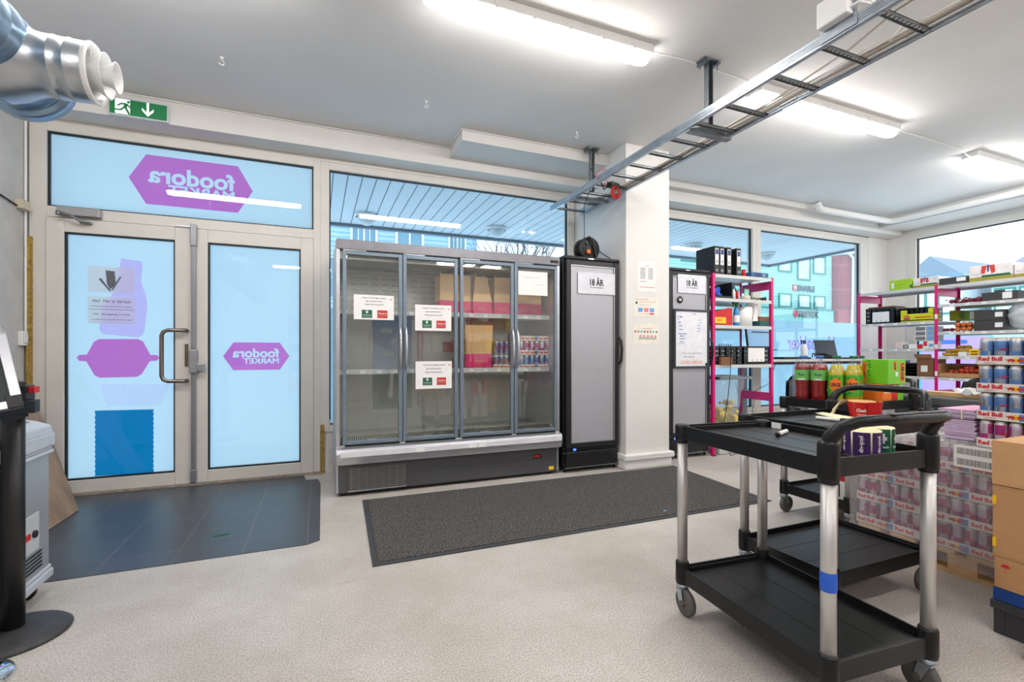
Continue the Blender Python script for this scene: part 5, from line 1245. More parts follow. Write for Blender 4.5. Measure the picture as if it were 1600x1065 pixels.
# crate builder
def crate(name, label, x, y_, z, dx, dy, dz, m_, group=None, note=None, rz=0, slats=4, notemat=None):
    r = thing(name, label, 'crate', (x, y_, z), rz, group=group)
    b = B().box(0, dx, 0, dy, 0, .008)
    for (a0, a1, c0, c1) in ((0, dx, 0, .008), (0, dx, dy-.008, dy)):
        for k in range(slats): zz = dz*(k/slats); b.box(a0, a1, c0, c1, zz+.002, zz+dz/slats*.88)
        b.box(a0, a1, c0-.004, c1+.004, dz-.02, dz)
        for k in range(6): xx = dx*k/5; b.box(max(0, xx-.012), min(dx, xx+.012), c0, c1, 0, dz)
    for (a0, a1) in ((0, .008), (dx-.008, dx)):
        for k in range(slats): zz = dz*(k/slats); b.box(a0, a1, 0, dy, zz+.002, zz+dz/slats*.88)
        b.box(a0-.004, a1+.004, 0, dy, dz-.02, dz)
        for k in range(4): yy = dy*k/3; b.box(a0, a1, max(0, yy-.012), min(dy, yy+.012), 0, dz)
    b.build('shell', m_, r)
    if note:
        u0, u1, z0, z1 = note
        n_ = B().box(u0, u1, -.006, -.004, z0, z1)
        for k in range(3): n_.box(u0+(u1-u0)*(.25+k*.27), u0+(u1-u0)*(.27+k*.27), -.007, -.006, z0, z0+.03, 1)
        n_.build('paper_note', [notemat or m_paper, m_ink], r)
    return r
crate('folding_crate', 'black slatted crate of small gear, left on the fourth rack shelf', 4.08, 4.02, S4, .43, .33, .21, m_black, 'black crates on the left rack')
crate('folding_crate', 'black slatted crate with white paper note on the fourth rack shelf', 4.525, 4.02, S4, .41, .33, .21, m_black, 'black crates on the left rack', (.07, .33, .03, .19))
tag(B().box(0, .17, 0, .03, 0, .085).build('small_carton', m_kraftd, loc=(4.14, 3.975, S4+.001)), 'small brown carton in front of the left black crate', 'carton')
b = B()
for k in range(6): b.tube([(k*.035, 0, 0), (k*.035, .02, .07), (k*.035+.02, .03, .075)], .005, seg=5)
tag(b.box(.03, .09, -.01, .02, .03, .05, 1).build('key_bunch', [m_dark, mat('brass', (190, 150, 70), .4, .8)], loc=(4.28, 4.12, S4+.16)), 'dark fittings and brass clips poking out of the left black crate', 'tools', kind='stuff')
ctube([(4.30, 3.985, S4+.20), (4.28, 3.97, S4+.05), (4.27, 3.97, S4-.1), (4.24, 3.97, .66), (4.22, 3.98, .50), (4.16, 3.97, .30), (4.2, 3.9, .012), (4.45, 4.0, .008), (4.5, 4.15, .008), (4.38, 4.2, .008), (4.34, 4.1, .03)], .004, m_dark, 'thin black cable trailing from the rack down to the floor', 'power_cable')
tag(B().cbox((0, 0, .02), (.09, .06, .035), rz=.3).build('power_brick', m_black, loc=(4.20, 4.13, .002), bevel=.004), 'small black power brick on the floor by the left rack', 'adapter')
# clear rubbish bag
r = thing('rubbish_bag', 'clear plastic bag of yellow scraps on a bin under the rack shelves', 'bag', (4.40, 4.22, .22))
b = B(); n1, n2 = 20, 14; vs_ = []
for i in range(n2):
    t = i/(n2-1); rr = .15+.10*t-(.03 if i == n2-1 else 0)
    for k in range(n1):
        a = 2*PI*k/n1; w_ = 1+.05*math.sin(k*2.3+i)+.03*math.sin(k*5+i*1.7); vs_.append((rr*w_*1.12*math.cos(a), rr*w_*.82*math.sin(a), t*.66))
b.add(vs_, [(i*n1+k, i*n1+(k+1) % n1, (i+1)*n1+(k+1) % n1, (i+1)*n1+k) for i in range(n2-1) for k in range(n1)], 0, True)
b.build('clear_bag', film('bag_film', (.9, .93, .95), (.8, .84, .86), .5, clear=.74, gloss=.10), r, solid=False)
rn = random.Random(9); b = B()
for k in range(70):
    b.ball((rn.uniform(-.17, .15), rn.uniform(-.13, .13), rn.uniform(.06, .36)), rn.uniform(.03, .055), m=0 if rn.random() < .85 else 1, seg=5, rings=3, sc=(.5+rn.random(), .4+.5*rn.random(), .3+.7*rn.random()))
b.build('yellow_scraps', [mat('scrap_yellow', (226, 208, 110), .7, var=.2), mat('scrap_brown', (160, 110, 90), .7)], r).__setitem__('kind', 'stuff')
B().box(-.24, .24, -.21, .20, -.218, -.0).build('bin_base', m_shelf, r, bevel=.01)
B().box(-.25, .25, -.22, -.205, .62, .65).box(-.25, .25, .205, .22, .62, .65).box(-.25, -.235, -.2, .2, .62, .65).box(.235, .25, -.2, .2, .62, .65).build('bag_holder', m_gal2, r)

# desk with screens behind the left rack
r = thing('desk', 'white-topped desk by the front windows right of the left rack', 'desk', (5.02, 4.14, 0))
B().box(0, 1.85, 0, .62, 1.03, 1.06).build('desk_top', m_shelf, r, bevel=.003); B().box(.02, 1.83, .03, .6, .995, 1.03).build('desk_frame', m_dark, r)
for x in (.12, 1.65): B().box(x-.04, x+.04, .40, .48, .04, 1.0).build('leg', mat('desk_leg_grey', (120, 126, 130), .4, .4), r); B().box(x-.04, x+.04, .05, .58, 0, .04).build('foot', m_dark, r)
r = thing('monitor', 'thin computer monitor showing a page, on desk behind rack', 'monitor', (5.28, 4.42, 1.062), R(8))
b = B().cbox((0, 0, .30), (.62, .025, .38), rx=-.12); b.build('housing', m_black, r, bevel=.004)
B().cbox((0, -.0135, .302), (.60, .003, .36), rx=-.12).build('screen', emit('screen_blue_grey', (120, 158, 190), .55), r)
B().cbox((.0, -.019, .345), (.44, .002, .012), rx=-.12).cbox((-.12, -.0165, .39), (.18, .002, .008), rx=-.12).build('screen_bar', m_dark, r)
B().cyl((0, .03, 0), .02, .2, seg=12).box(-.11, .11, -.08, .1, 0, .012).build('stand', m_black, r)
r = thing('keyboard', 'dark keyboard and mat on the desk before the monitor', 'keyboard', (5.42, 4.20, 1.061)); B().box(0, .5, 0, .17, 0, .022).build('body', m_dark, r, bevel=.004)
b = B()
for i in range(14):
    for j in range(4): b.box(.02+i*.033, .047+i*.033, .02+j*.034, .048+j*.034, .022, .027)
b.build('keys', m_black, r)
r = thing('spray_bottle', 'white spray bottle with dark trigger on the desk', 'spray bottle', (5.98, 4.34, 1.061))
B().lathe([(0, 0), (.04, 0), (.042, .02), (.04, .14), (.02, .19), (.014, .2), (0, .2)], seg=18).build('bottle', m_white, r); B().cyl((0, 0, .2), .016, .025, seg=10).cbox((-.02, 0, .235), (.08, .02, .022)).cbox((-.05, 0, .21), (.01, .012, .04)).build('trigger', m_navy, r)
r = thing('laptop', 'open laptop with dark screen back on the desk', 'laptop', (6.55, 4.40, 1.061)); 
B().box(-.20, .22, -.26, .02, 0, .018).build('keyboard_base', m_dark, r, bevel=.003); B().cbox((.01, .045, .135), (.43, .010, .25), rx=-.22).build('lid', mat('laptop_lid', (62, 66, 78), .4, .3), r, bevel=.003)
b = B()
for k in range(5): b.tube([(.0+.05*k, 0, .02+.01*k), (.05+.05*k, .03, .07), (.12+.06*k, -.02, .03), (.2+.05*k, .02, .02)], .008, seg=6)
tag(b.build('headset', m_black, loc=(6.08, 4.30, 1.065)), 'black headset with cables between spray bottle and laptop', 'headset')
ctube([(5.3, 4.70, 1.0), (5.35, 4.72, .7), (5.5, 4.7, .5), (5.45, 4.7, .35), (5.6, 4.72, .2)], .004, m_dark, 'black cable looping below the desk at left', 'power_cable')
ctube([(5.9, 4.70, 1.0), (5.8, 4.72, .72), (5.5, 4.7, .62), (5.2, 4.7, .55), (5.15, 4.7, .75)], .004, m_dark, 'black cable slung across below the desk', 'power_cable')
# office chair seen behind the red bottles
def chair(x, y_, z, rz, lab, sc=1):
    r = thing('office_chair', lab, 'chair', (x, y_, z), rz); r.scale = (sc, sc, sc)
    vs_ = []; nu, nv = 9, 9
    for i in range(nu):
        for j in range(nv):
            u_ = -1+2*i/(nu-1); v_ = j/(nv-1); w_ = .22*(1-.35*max(0, v_-.4)**1.5*1.6-.1*(1-v_))
            vs_.append((u_*w_, .05*u_*u_-.02, .52+v_*.42-(.07*abs(u_)**3 if v_ > .9 else 0)))
    f_ = [(i*nv+j, (i+1)*nv+j, (i+1)*nv+j+1, i*nv+j+1) for i in range(nu-1) for j in range(nv-1)]
    bk = B().add(vs_, f_, 0, True).add([(a, b_+.03, c_) for a, b_, c_ in vs_], f_, 0, True); bk.build('backrest', m_black, r, solid=False)
    B().box(-.22, .22, -.45, -.03, .42, .48).build('seat', m_black, r, bevel=.02)
    B().cyl((0, -.22, .10), .022, .33, seg=12).build('gas_column', m_dark, r)
    B().box(-.03, .03, -.05, .05, .44, .60).build('back_bracket', m_black, r)
    for k in range(5):
        a = k*2*PI/5+.3; B().tube([(0, -.22, .10), (.26*math.cos(a), -.22+.26*math.sin(a), .065)], [.022, .014], seg=8).ball((.26*math.cos(a), -.22+.26*math.sin(a), .028), .028, seg=8, rings=6).build('base_leg', m_black, r)
    return r
chair(4.47, 3.34, 0, R(30), 'black office chair behind the red soda bottles', .98)
chair(6.3, 2.62, 0, R(-60), 'black office chair in front of the right racks', .95)
# folded grey trolley on the floor by left rack
r = thing('platform_trolley', 'folded grey platform trolley with casters behind the left rack post', 'trolley', (5.16, 3.80, 0), R(15))
B().cbox((.08, .06, .33), (.50, .05, .50), ry=.5).build('platform', mat('trolley_grey', (90, 96, 100), .5), r, bevel=.01)
for k, (dx, dz) in enumerate(((-.10, .42), (.30, .40), (.02, .12), (.24, .20))):
    B().lathe([(0, -.02), (.055, -.02), (.06, 0), (.055, .02), (0, .02)], (dx, -.02, dz), 18, axis='y').build('caster_wheel', m_gal2, r)
B().tube([(-.1, .03, .06), (.4, .03, .06)], .018, seg=8).tube([(-.05, .03, .06), (-.1, .02, .42)], .014, seg=8).tube([(.35, .03, .06), (.30, .02, .40)], .014, seg=8).build('frame_tube', m_dark, r)

# right-hand racks: run toward the camera along -Y; face looks to -X
rr = rack('storage_rack', 'long magenta-post shelving rack along the right windows', 7.22, 4.41, -PI/2, [.922, .93], .50, [(1.985, 1.545, 1.195, .835), (1.985, 1.745, 1.40, 1.10, .835)], 2.0)
RX = 7.225
def rb(name, lab, cat, y0, y1, z, dz, dx, mats, prints=None, group=None, x=RX):
    return carton(name, lab, cat, x, y0, z+.001, dx, y1-y0, dz, mats, group, prints)
U_ = (0, -1, 0)
def face(b, y0, y1, z0, z1, m, off=.0006): b.add([(-off, y0, z0), (-off, y1, z0), (-off, y1, z1), (-off, y0, z1)], [(0, 1, 2, 3)], m)
def pr_lime(b, dx, dy, dz):
    face(b, dy*.78, dy*.90, dz*.2, dz*.75, 0); face(b, 0, dy*.07, dz*.1, dz*.4, 1); b.text('EGG fra', (-.001, dy*.40, dz*.5), U_, V, h=.014, m=2)
def pr_asp(b, dx, dy, dz):
    face(b, 0, dy, 0, dz*.26, 3); face(b, dy*.05, dy*.7, dz*.22, dz*.36, 4, .0008)
    for s_ in (-1, 1): b.add([(-.001, dy*.55+s_*dy*.02, dz*.95), (-.001, dy*.55+s_*dy*.15, dz*.95), (-.001, dy*.55+s_*dy*.17, dz*.5), (-.001, dy*.55+s_*dy*.08, dz*.42)], [(0, 1, 2, 3)], 0)
    face(b, dy*.53, dy*.57, dz*.55, dz*.98, 1, .0012); b.text('NEW ZEALAND', (-.001, dy*.82, dz*.45), U_, V, h=.008, w=dy*.25, m=1); b.text('Asparges', (-.001, dy*.14, dz*.72), U_, V, h=.010, m=2)
am = [mat('carton_white', (232, 226, 224), .6), mat('emblem_red', (206, 66, 56), .6), m_navy, m_greyink, mat('grass_gold', (160, 150, 60), .6), m_dgreen]
rb('produce_carton', 'lime green carton at the left end of the right rack top', 'carton', 3.76, 4.02, 1.985, .135, .20, [m_lime, m_paper, m_navy, m_dgreen], pr_lime)
rb('produce_carton', 'smaller white carton with red emblem beside the lime carton', 'carton', 3.465, 3.74, 1.985, .125, .30, am, pr_asp, 'white emblem cartons')
rb('produce_tray', 'dark grey tray between the white cartons on rack top', 'tray', 3.18, 3.46, 1.985, .085, .30, [mat('tray_charcoal', (60, 60, 60), .6), m_paper], lambda b, dx, dy, dz: face(b, dy*.06, dy*.38, dz*.35, dz*.9, 0))
rb('produce_carton', 'long white carton with red emblem on the right rack top', 'carton', 2.78, 3.165, 1.985, .185, .28, am, pr_asp, 'white emblem cartons')
rb('produce_carton', 'white carton cut by the right picture edge on rack top', 'carton', 2.50, 2.765, 1.985, .145, .30, am, pr_asp, 'white emblem cartons')
tag(B().prism([(0, 0), (.5, 0), (.46, .05), (.30, .07), (.18, .055), (.04, .06)], (0, 0, 0), (0, -1, 0), V, -.2).build('plastic_bag', film('bag_blue', (.5, .75, .95), (.5, .7, .85), .4), loc=(7.55, 3.84, 2.11)), 'light blue crumpled plastic behind the cartons on rack top', 'bag')
r = crate('folding_crate', 'black crate with paper note on the right rack, upper left', 7.225, 4.32, 1.547, .37, .30, .215, m_black, None, (.09, .30, .02, .16), rz=-PI/2)
B().box(.02, .34, .02, .28, .20, .235).build('kraft_packet', m_kraftd, r)
crate('folding_crate', 'second black crate right of the crate with paper note', 7.40, 3.93, 1.547, .28, .30, .20, m_black, None, rz=-PI/2)
def pr_y(b, dx, dy, dz):
    face(b, 0, dy, dz*.12, dz*.25, 0); face(b, dy*.05, dy*.55, dz*.42, dz*.62, 1)
    b.add([(-.001, dy*.8+.04*math.cos(a*PI/6), dz*.55+.035*math.sin(a*PI/6)) for a in range(12)], [tuple(range(12))], 1); face(b, dy*.70, dy*.9, dz*.3, dz*.4, 2, .0012)
r = rb('produce_tray', 'bright yellow banana-style tray on the right rack', 'tray', 3.525, 3.885, 1.547, .105, .16, [m_ygrn, m_ink, mat('emblem_orange', (206, 110, 30), .5), m_purple], pr_y)
B().box(0, .03, .30, .36, .10, .155).box(0, .03, .0, .05, .10, .165).build('corner_tab', m_ygrn, r)
rb('produce_tray', 'olive green carton just right of the second rack post', 'tray', 3.36, 3.46, 1.547, .13, .30, [mat('olive_carton', (140, 150, 20), .6), m_lime], None, x=7.45)
rb('produce_tray', 'light green patterned carton behind the onions shelf', 'tray', 3.16, 3.33, 1.547, .12, .22, [mat('green_box_print', (120, 170, 60), .5), m_white], lambda b, dx, dy, dz: face(b, dy*.1, dy*.7, dz*.1, dz*.9, 0), x=7.5)
r = rb('egg_carton_stack', 'tall stack of grey-white egg cartons on the right rack', 'egg cartons', 3.60, 3.72, 1.197+.10, .185, .2, [m_paper, m_lblue, m_greyink], lambda b, dx, dy, dz: [face(b, dy*.06, dy*.94, dz*(k/3+.03), dz*(k/3+.30), 1) for k in range(3)])
b = B()
for k in range(3): b.tube([(-.002, .02, .03+k*.062), (-.004, .06, .048+k*.062), (-.002, .10, .03+k*.062)], .007, seg=6)
rb('egg_carton_stack', 'lower stack of open egg cartons seen beside second post', 'egg cartons', 3.51, 3.60, 1.197+.10, .185, .2, [mat('egg_grey', (170, 176, 184), .7), m_lblue], lambda b, dx, dy, dz: [b.add([(-.001, dy*.5+dy*.38*math.cos(a*PI/8), dz*(k/3+.17)+.02*math.sin(a*PI/8)) for a in range(16)], [tuple(range(16))], 0) for k in range(3)])
rb('small_carton', 'pale pink small carton at left of the third right shelf', 'carton', 3.86, 3.95, 1.197, .085, .12, [mat('pale_pink', (226, 206, 204), .6), m_ink])
rb('small_carton', 'dark striped small carton beside the pale pink one', 'carton', 3.80, 3.855, 1.197, .05, .12, [m_dark, m_paper], lambda b, dx, dy, dz: [face(b, dy*(.1+.2*k), dy*(.2+.2*k), dz*.1, dz*.9, 0) for k in range(4)])
rb('small_carton', 'flat white carton on the third right shelf', 'carton', 3.70, 3.795, 1.197, .055, .14, [m_paper, m_greyink])
rb('small_carton', 'flat red-fronted carton on the third right shelf', 'carton', 3.64, 3.695, 1.197, .055, .14, [m_red, m_paper])
rb('small_carton', 'white carton with red shield print under the egg cartons', 'carton', 3.58, 3.635, 1.197, .098, .16, [m_paper, m_tred], lambda b, dx, dy, dz: face(b, dy*.15, dy*.85, dz*.3, dz*.95, 0))
rb('small_carton', 'white carton with blue print beside the second post', 'carton', 3.515, 3.575, 1.197, .098, .16, [m_paper, m_lblue], lambda b, dx, dy, dz: face(b, dy*.15, dy*.85, dz*.2, dz*.6, 0))
r = rb('cardboard_box', 'brown open-flapped box on the lowest visible right shelf', 'box', 3.52, 3.70, .837, .235, .28, [m_kraftd, m_paper], lambda b, dx, dy, dz: face(b, dy*.35, dy*.75, dz*.25, dz*.6, 0))
B().prism([(0, 0), (.0, .18), (.05, .20), (.05, .01)], (-.03, 0, .235), (0, 0, 1), (0, 1, 0), .003).build('open_flap', m_kraftd, r)
crate('folding_crate', 'small black crate left of the brown open-flapped box', 7.225, 3.83, .837, .12, .30, .17, m_black, None, rz=-PI/2)
crate('folding_crate', 'low wide black crate on the lowest left shelf of right rack', 7.225, 4.30, .987-.15, .34, .35, .20, m_black, None, rz=-PI/2)
rn = random.Random(11)
def produce(name, lab_fn, cat, grp, spots, m_, rad, z, x=RX+.06, stem=False, sc=(1, 1, .95)):
    first = None
    for i, (dx, y_, dz, k) in enumerate(spots):
        if first is None:
            o = B().ball((0, 0, 0), rad, seg=14, rings=9, sc=sc).build(name, m_); first = o
            if stem: pass
        else: o = first.copy(); C.objects.link(o)
        o.location = (x+dx, y_, z+rad*sc[2]+dz); o.scale = (k, k, k); o.rotation_euler = (rn.uniform(-.4, .4), rn.uniform(-.4, .4), rn.uniform(0, 3))
        tag(o, lab_fn(i), cat, grp)
m_onion = mat('red_onion_skin', (112, 20, 40), .35, var=.25, scale=20); m_yam = mat('orange_brown_skin', (200, 112, 60), .5, var=.15, scale=12); m_pot = mat('potato_skin', (190, 146, 50), .6, var=.2)
produce('red_onion', lambda i: 'red onion in the net bags on the right rack', 'onion', 'red onions in net bags', [(0, 3.36, 0, .8), (.05, 3.33, .0, .9), (.0, 3.29, 0, 1), (.05, 3.25, .01, 1.1), (0, 3.235, 0, .9), (.0, 3.18, 0, .8), (.05, 3.16, 0, .8), (0, 3.10, 0, 1), (.05, 3.075, .0, 1.1), (.07, 3.29, .0, 1.1)], m_onion, .034, 1.747)
tag(B().tube([(0, .02, .01), (.0, -.02, .05), (.01, -.05, .03), (.0, -.07, .055)], .008, seg=6).build('net_bag_knot', m_white, loc=(RX+.03, 3.25, 1.76)), 'white knotted net bag end over the red onions', 'net')
r = rb('produce_tray', 'dark tray with white label right of the red onions', 'tray', 2.735, 3.05, 1.747, .095, .3, [mat('tray_charcoal', (60, 60, 60), .6), m_paper], lambda b, dx, dy, dz: face(b, dy*.16, dy*.42, dz*.15, dz*.9, 0), 'dark produce trays on the right rack')
B().box(0, .03, .12, .20, .095, .115).build('tray_tab', mat('tray_charcoal', (60, 60, 60), .6), r)
produce('sweet_potato', lambda i: 'round orange-brown vegetable in the bag beside dark trays', 'vegetable', 'orange-brown vegetables on the right rack', [(.0, 3.30-.058*i, 0, 1) for i in range(3)]+[(.0, 3.30-.058*i, .058, 1) for i in range(3)]+[(.06, 3.29-.058*i, .03, 1) for i in range(3)], m_yam, .031, 1.402)
produce('onion', lambda i: 'small dark red onion lying at left of the orange vegetables', 'onion', 'dark onions on the middle right shelf', [(.02, 3.44, 0, .8), (.0, 3.40, 0, .8), (.02, 3.365, 0, .9)], m_onion, .028, 1.402)
gd = 'dark produce trays on the right rack'
for z, lab in ((1.402, 'lower of two stacked dark trays beside orange vegetables'), (1.522, 'upper of two stacked dark trays beside orange vegetables')):
    rb('produce_tray', lab, 'tray', 2.85, 3.12, z, .118, .3, [mat('tray_charcoal', (60, 60, 60), .6), m_paper], lambda b, dx, dy, dz: face(b, dy*.05, dy*.30, dz*.3, dz*.75, 0), gd)
r = thing('plastic_bag', 'bulging white translucent plastic bag at the right picture edge', 'bag', (RX+.02, 2.72, 1.402))
b = B(); vs_ = []; n1, n2 = 18, 12
for i in range(n2+1):
    a = PI*i/n2
    for k in range(n1):
        q = 2*PI*k/n1; w_ = 1+.10*math.sin(k*2.1+i*1.9)+.09*math.sin(k*4.7-i*2.3)+.06*math.sin(k*7.9+i*3.7)
        vs_.append((.12+.13*w_*math.sin(a)*math.cos(q), .15*w_*math.sin(a)*math.sin(q), .165-.17*math.cos(a)*1.0))
b.add(vs_, [(i*n1+k, i*n1+(k+1) % n1, (i+1)*n1+(k+1) % n1, (i+1)*n1+k) for i in range(n2) for k in range(n1)], 0, True)
b.build('bag_film', film('bag_white', (.85, .9, .92), (.82, .86, .88), .7, gloss=.15), r)
produce('potato', lambda i: 'yellow potato in the net on the fourth right shelf', 'potato', 'potatoes on the right rack', [(.0, 3.43-.045*i, 0, 1) for i in range(4)]+[(.03, 3.41-.045*i, .035, 1) for i in range(3)]+[(.0, 3.32-.045*i, .05, 1) for i in range(4)]+[(.04, 3.30-.045*i, .09, .95) for i in range(3)], m_pot, .027, 1.102, sc=(1, 1.3, .8))
rb('small_carton', 'white bowl-like carton below the potatoes', 'carton', 3.19, 3.27, 1.102, .05, .05, [m_paper, m_greyink], None, x=RX-.002)
rb('small_carton', 'bright yellow carton with dark print right of the potatoes', 'carton', 3.07, 3.165, 1.102, .085, .2, [m_yellow, m_ink], lambda b, dx, dy, dz: [face(b, dy*.15, dy*.85, dz*(.2+.35*k), dz*(.35+.35*k), 0) for k in range(2)])
rb('small_carton', 'dark carton standing behind the yellow carton', 'carton', 2.95, 3.06, 1.102, .20, .2, [mat('tray_charcoal', (60, 60, 60), .6), m_paper], None)
r = thing('produce_box', 'open kraft box of tomatoes on the lowest right shelf', 'box', (RX, 3.07, .836))
b = B().box(0, .30, 0, .40, 0, .005).box(0, .005, 0, .40, 0, .055).box(0, .3, 0, .006, 0, .17).box(0, .3, .394, .4, 0, .17).box(.295, .3, 0, .4, 0, .17); b.build('carton', m_kraft, r)
B().box(.1, .28, .05, .30, .14, .16).build('brown_sheet', mat('dark_red_brown', (96, 44, 36), .5), r)
produce('tomato', lambda i: 'orange-red tomato in the open kraft box', 'tomato', 'tomatoes in the kraft box', [(.02, 3.43-.055*i, 0, 1) for i in range(6)]+[(.04, 3.28-.05*i, .05, 1) for i in range(4)]+[(.08, 3.40-.055*i, .03, 1) for i in range(6)]+[(.07, 3.24-.05*i, .085, 1) for i in range(2)], mat('tomato_skin', (206, 80, 50), .3, var=.12), .030, .845)
pl_me = None
for bi, (ya, yb) in enumerate(((4.37, 3.52), (3.45, 2.6))):
    for z in ((1.545, 1.195, .835), (1.745, 1.40, 1.10, .835))[bi]:
        for k in range(5):
            if pl_me is None:
                o = B().box(-.0225, .0225, -.0008, 0, -.012, .012).build('price_label', m_paper); pl_me = o.data; bpy.data.objects.remove(o)
            mk('price_label', pl_me, rr, (4.41-(ya-.12-k*.155), -.0064, z-.018))
for z in (1.60, 1.22, .88): mk('price_label', pl_me, rr, (.922, -.0028, z)).scale = (.65, 1, 2.4)

carton('small_carton', 'white carton with red and black print on the lower tray of the far cart', 'carton', 3.17, 1.99, .1835, .16, .16, .17, [m_paper, m_red, m_ink], None, lambda b, dx, dy, dz: [face(b, dy*.05, dy*.6, dz*.72, dz*.98, 0), face(b, dy*.1, dy*.16, dz*.1, dz*.6, 1), face(b, dy*.4, dy*.46, dz*.1, dz*.6, 1), b.box(dx*.5, dx, -.001, 0, dz*.7, dz, 0)])

# dark waste bin with lumber and film behind the pallet
r = thing('waste_bin', 'dark grey plastic bin with board and film behind the pallet', 'bin', (3.95, 1.62, 0))
b = B().prism([(.05, 0), (.45, 0), (.50, .80), (0, .80)], (0, .55, 0), U, V, .55).box(-.03, .53, -.03, .58, .78, .84)
for k in range(3): b.box(-.02, .0, .05+k*.18, .15+k*.18, .60, .78)
b.build('shell', mat('bin_grey', (82, 86, 90), .5), r, bevel=.015)
tag(B().box(0, .10, 0, .50, 0, .03).build('wooden_board', m_pine, loc=(4.02, 1.66, .842)), 'pale board lying across the dark grey bin', 'board')
b = B(); vs_ = [(3.94+.24*i/9, 1.60+.22*j/9, .86+.05*abs(math.sin(i*1.9+j*2.3))) for i in range(10) for j in range(10)]
b.add(vs_, [(i*10+j, (i+1)*10+j, (i+1)*10+j+1, i*10+j+1) for i in range(9) for j in range(9)], 0, True)
tag(b.build('film_scrap', film('film_scrap', (.9, .93, .95), (.85, .87, .9), .6, clear=.2, gloss=.3), solid=False), 'crumpled clear plastic film lying on the dark grey bin', 'plastic wrap')
for x, y_, dx, dz, lab in ((4.05, 2.50, .4, .45, 'brown carton on the floor behind the farthest cart, left one'), (4.75, 2.50, .35, .40, 'brown carton on the floor behind the farthest cart, right one')):
    carton('cardboard_box', lab, 'box', x, y_, .001, dx, .3, dz, [m_kraft, m_paper])

# ================================================================ OUTSIDE
struct('ground', B().box(-40, 90, 5.0, 80, -.35, -.25).box(8.95, 90, -40, 5.0, -.35, -.25), m_snow)
r = thing('canopy', 'boarded canopy soffit outside above the shop windows', 'canopy', (0, 0, 3.05))
m_plank = grid_mat('soffit_boards', (206, 214, 220), (66, 80, 92), 40, .15, .006, .6, .02, bump=.4, swz=(0, 0, R(90)))
B().box(-9, 9.08, 5.02, 7.38, 0, .25).build('soffit', m_plank, r)
B().box(-9, 9.12, 7.38, 7.46, -.04, .35).box(9.08, 9.14, 5.02, 7.46, -.04, .35).build('fascia', mat('fascia_grey', (104, 116, 126), .6), r)
b0 = None
for x, y_, lab in ((.62, 6.80, 'round canopy lamp outside, leftmost through the tall window'), (2.52, 6.76, 'round canopy lamp outside near the right end of tall window'), (6.12, 6.5, 'round canopy lamp outside behind the ring binders'), (7.97, 6.55, 'round canopy lamp outside at the far right window')):
    if b0 is None:
        b0 = thing('canopy_lamp', lab, 'lamp', (x, y_, 3.05), group='round canopy lamps outside')
        B().lathe([(0, 0), (.155, 0), (.155, -.04), (.145, -.045), (.145, -.03)], seg=28).build('rim', m_white, b0)
        B().lathe([(.125, -.04), (.12, -.08), (.095, -.12), (.05, -.145), (0, -.15)], seg=28).build('globe', mat('opal_globe', (206, 212, 214), .3), b0)
    else: dup(b0, (x, y_, 3.05), label=lab)
tag(B().cyl((0, 0, -.03), .05, .03, seg=16).build('canopy_spotlight', emit('spot', (240, 246, 255), 3), loc=(3.85, 7.0, 3.05)), 'small round spotlight in the canopy outside above the dark fridge', 'spotlight')
def clad(name, rgb, line, pitch=.16):
    return grid_mat(name, rgb, line, 60, pitch, .02, .8, .04, bump=.8, swz=(R(90), 0, 0))
def house_window(b_root, x0, x1, z0, z1, y, cols, rows, mf, mg, glow=None, face_=None):
    f = B(); w = (x1-x0)*.09
    f.box(x0-w, x1+w, y-.08, y, z0-w, z0).box(x0-w, x1+w, y-.08, y, z1, z1+w).box(x0-w, x0, y-.08, y, z0, z1).box(x1, x1+w, y-.08, y, z0, z1)
    for i in range(1, cols): xx = x0+(x1-x0)*i/cols; t = w*.35*(2 if cols % 2 == 0 and i == cols//2 else 1); f.box(xx-t/2, xx+t/2, y-.06, y-.02, z0, z1, 1)
    for j in range(1, rows): zz = z0+(z1-z0)*j/rows; f.box(x0, x1, y-.06, y-.02, zz-w*.2, zz+w*.2, 1)
    o = f.build('window', [mf, m_white], b_root)
    B().box(x0, x1, y-.03, y-.015, z0, z1).build('window_glass', mg, o); return o
m_wgl = mat('dark_house_glass', (110, 146, 166), .1, var=.2, scale=.8)
m_wgl2 = mat('pale_house_glass', (196, 214, 226), .2, var=.2, scale=.8)
# blue clapboard house (seen over the glass fridge)
r = thing('blue_house', 'light blue clapboard house with white windows across the street', 'building', (0, 18, 0))
B().box(-14, 5.87, 0, 8, -.3, 8.5).build('wall', clad('blue_clapboard', (164, 192, 220), (124, 158, 196), .17), r)
for x0, x1, z0, z1, c_, w_ in ((1.15, 1.95, 5.05, 6.3, 4, 2), (2.75, 3.65, 4.95, 6.6, 2, 2), (4.75, 5.35, 5.1, 6.0, 4, 1), (.38, .62, 3.1, 4.5, 1, 2), (-2, -1.2, 5.0, 6.4, 4, 2), (-5, -4.2, 5.0, 6.4, 4, 2), (-2, -1.2, 2.4, 3.9, 4, 2)): house_window(r, x0, x1, z0, z1, 0, c_, w_, m_white, m_wgl)
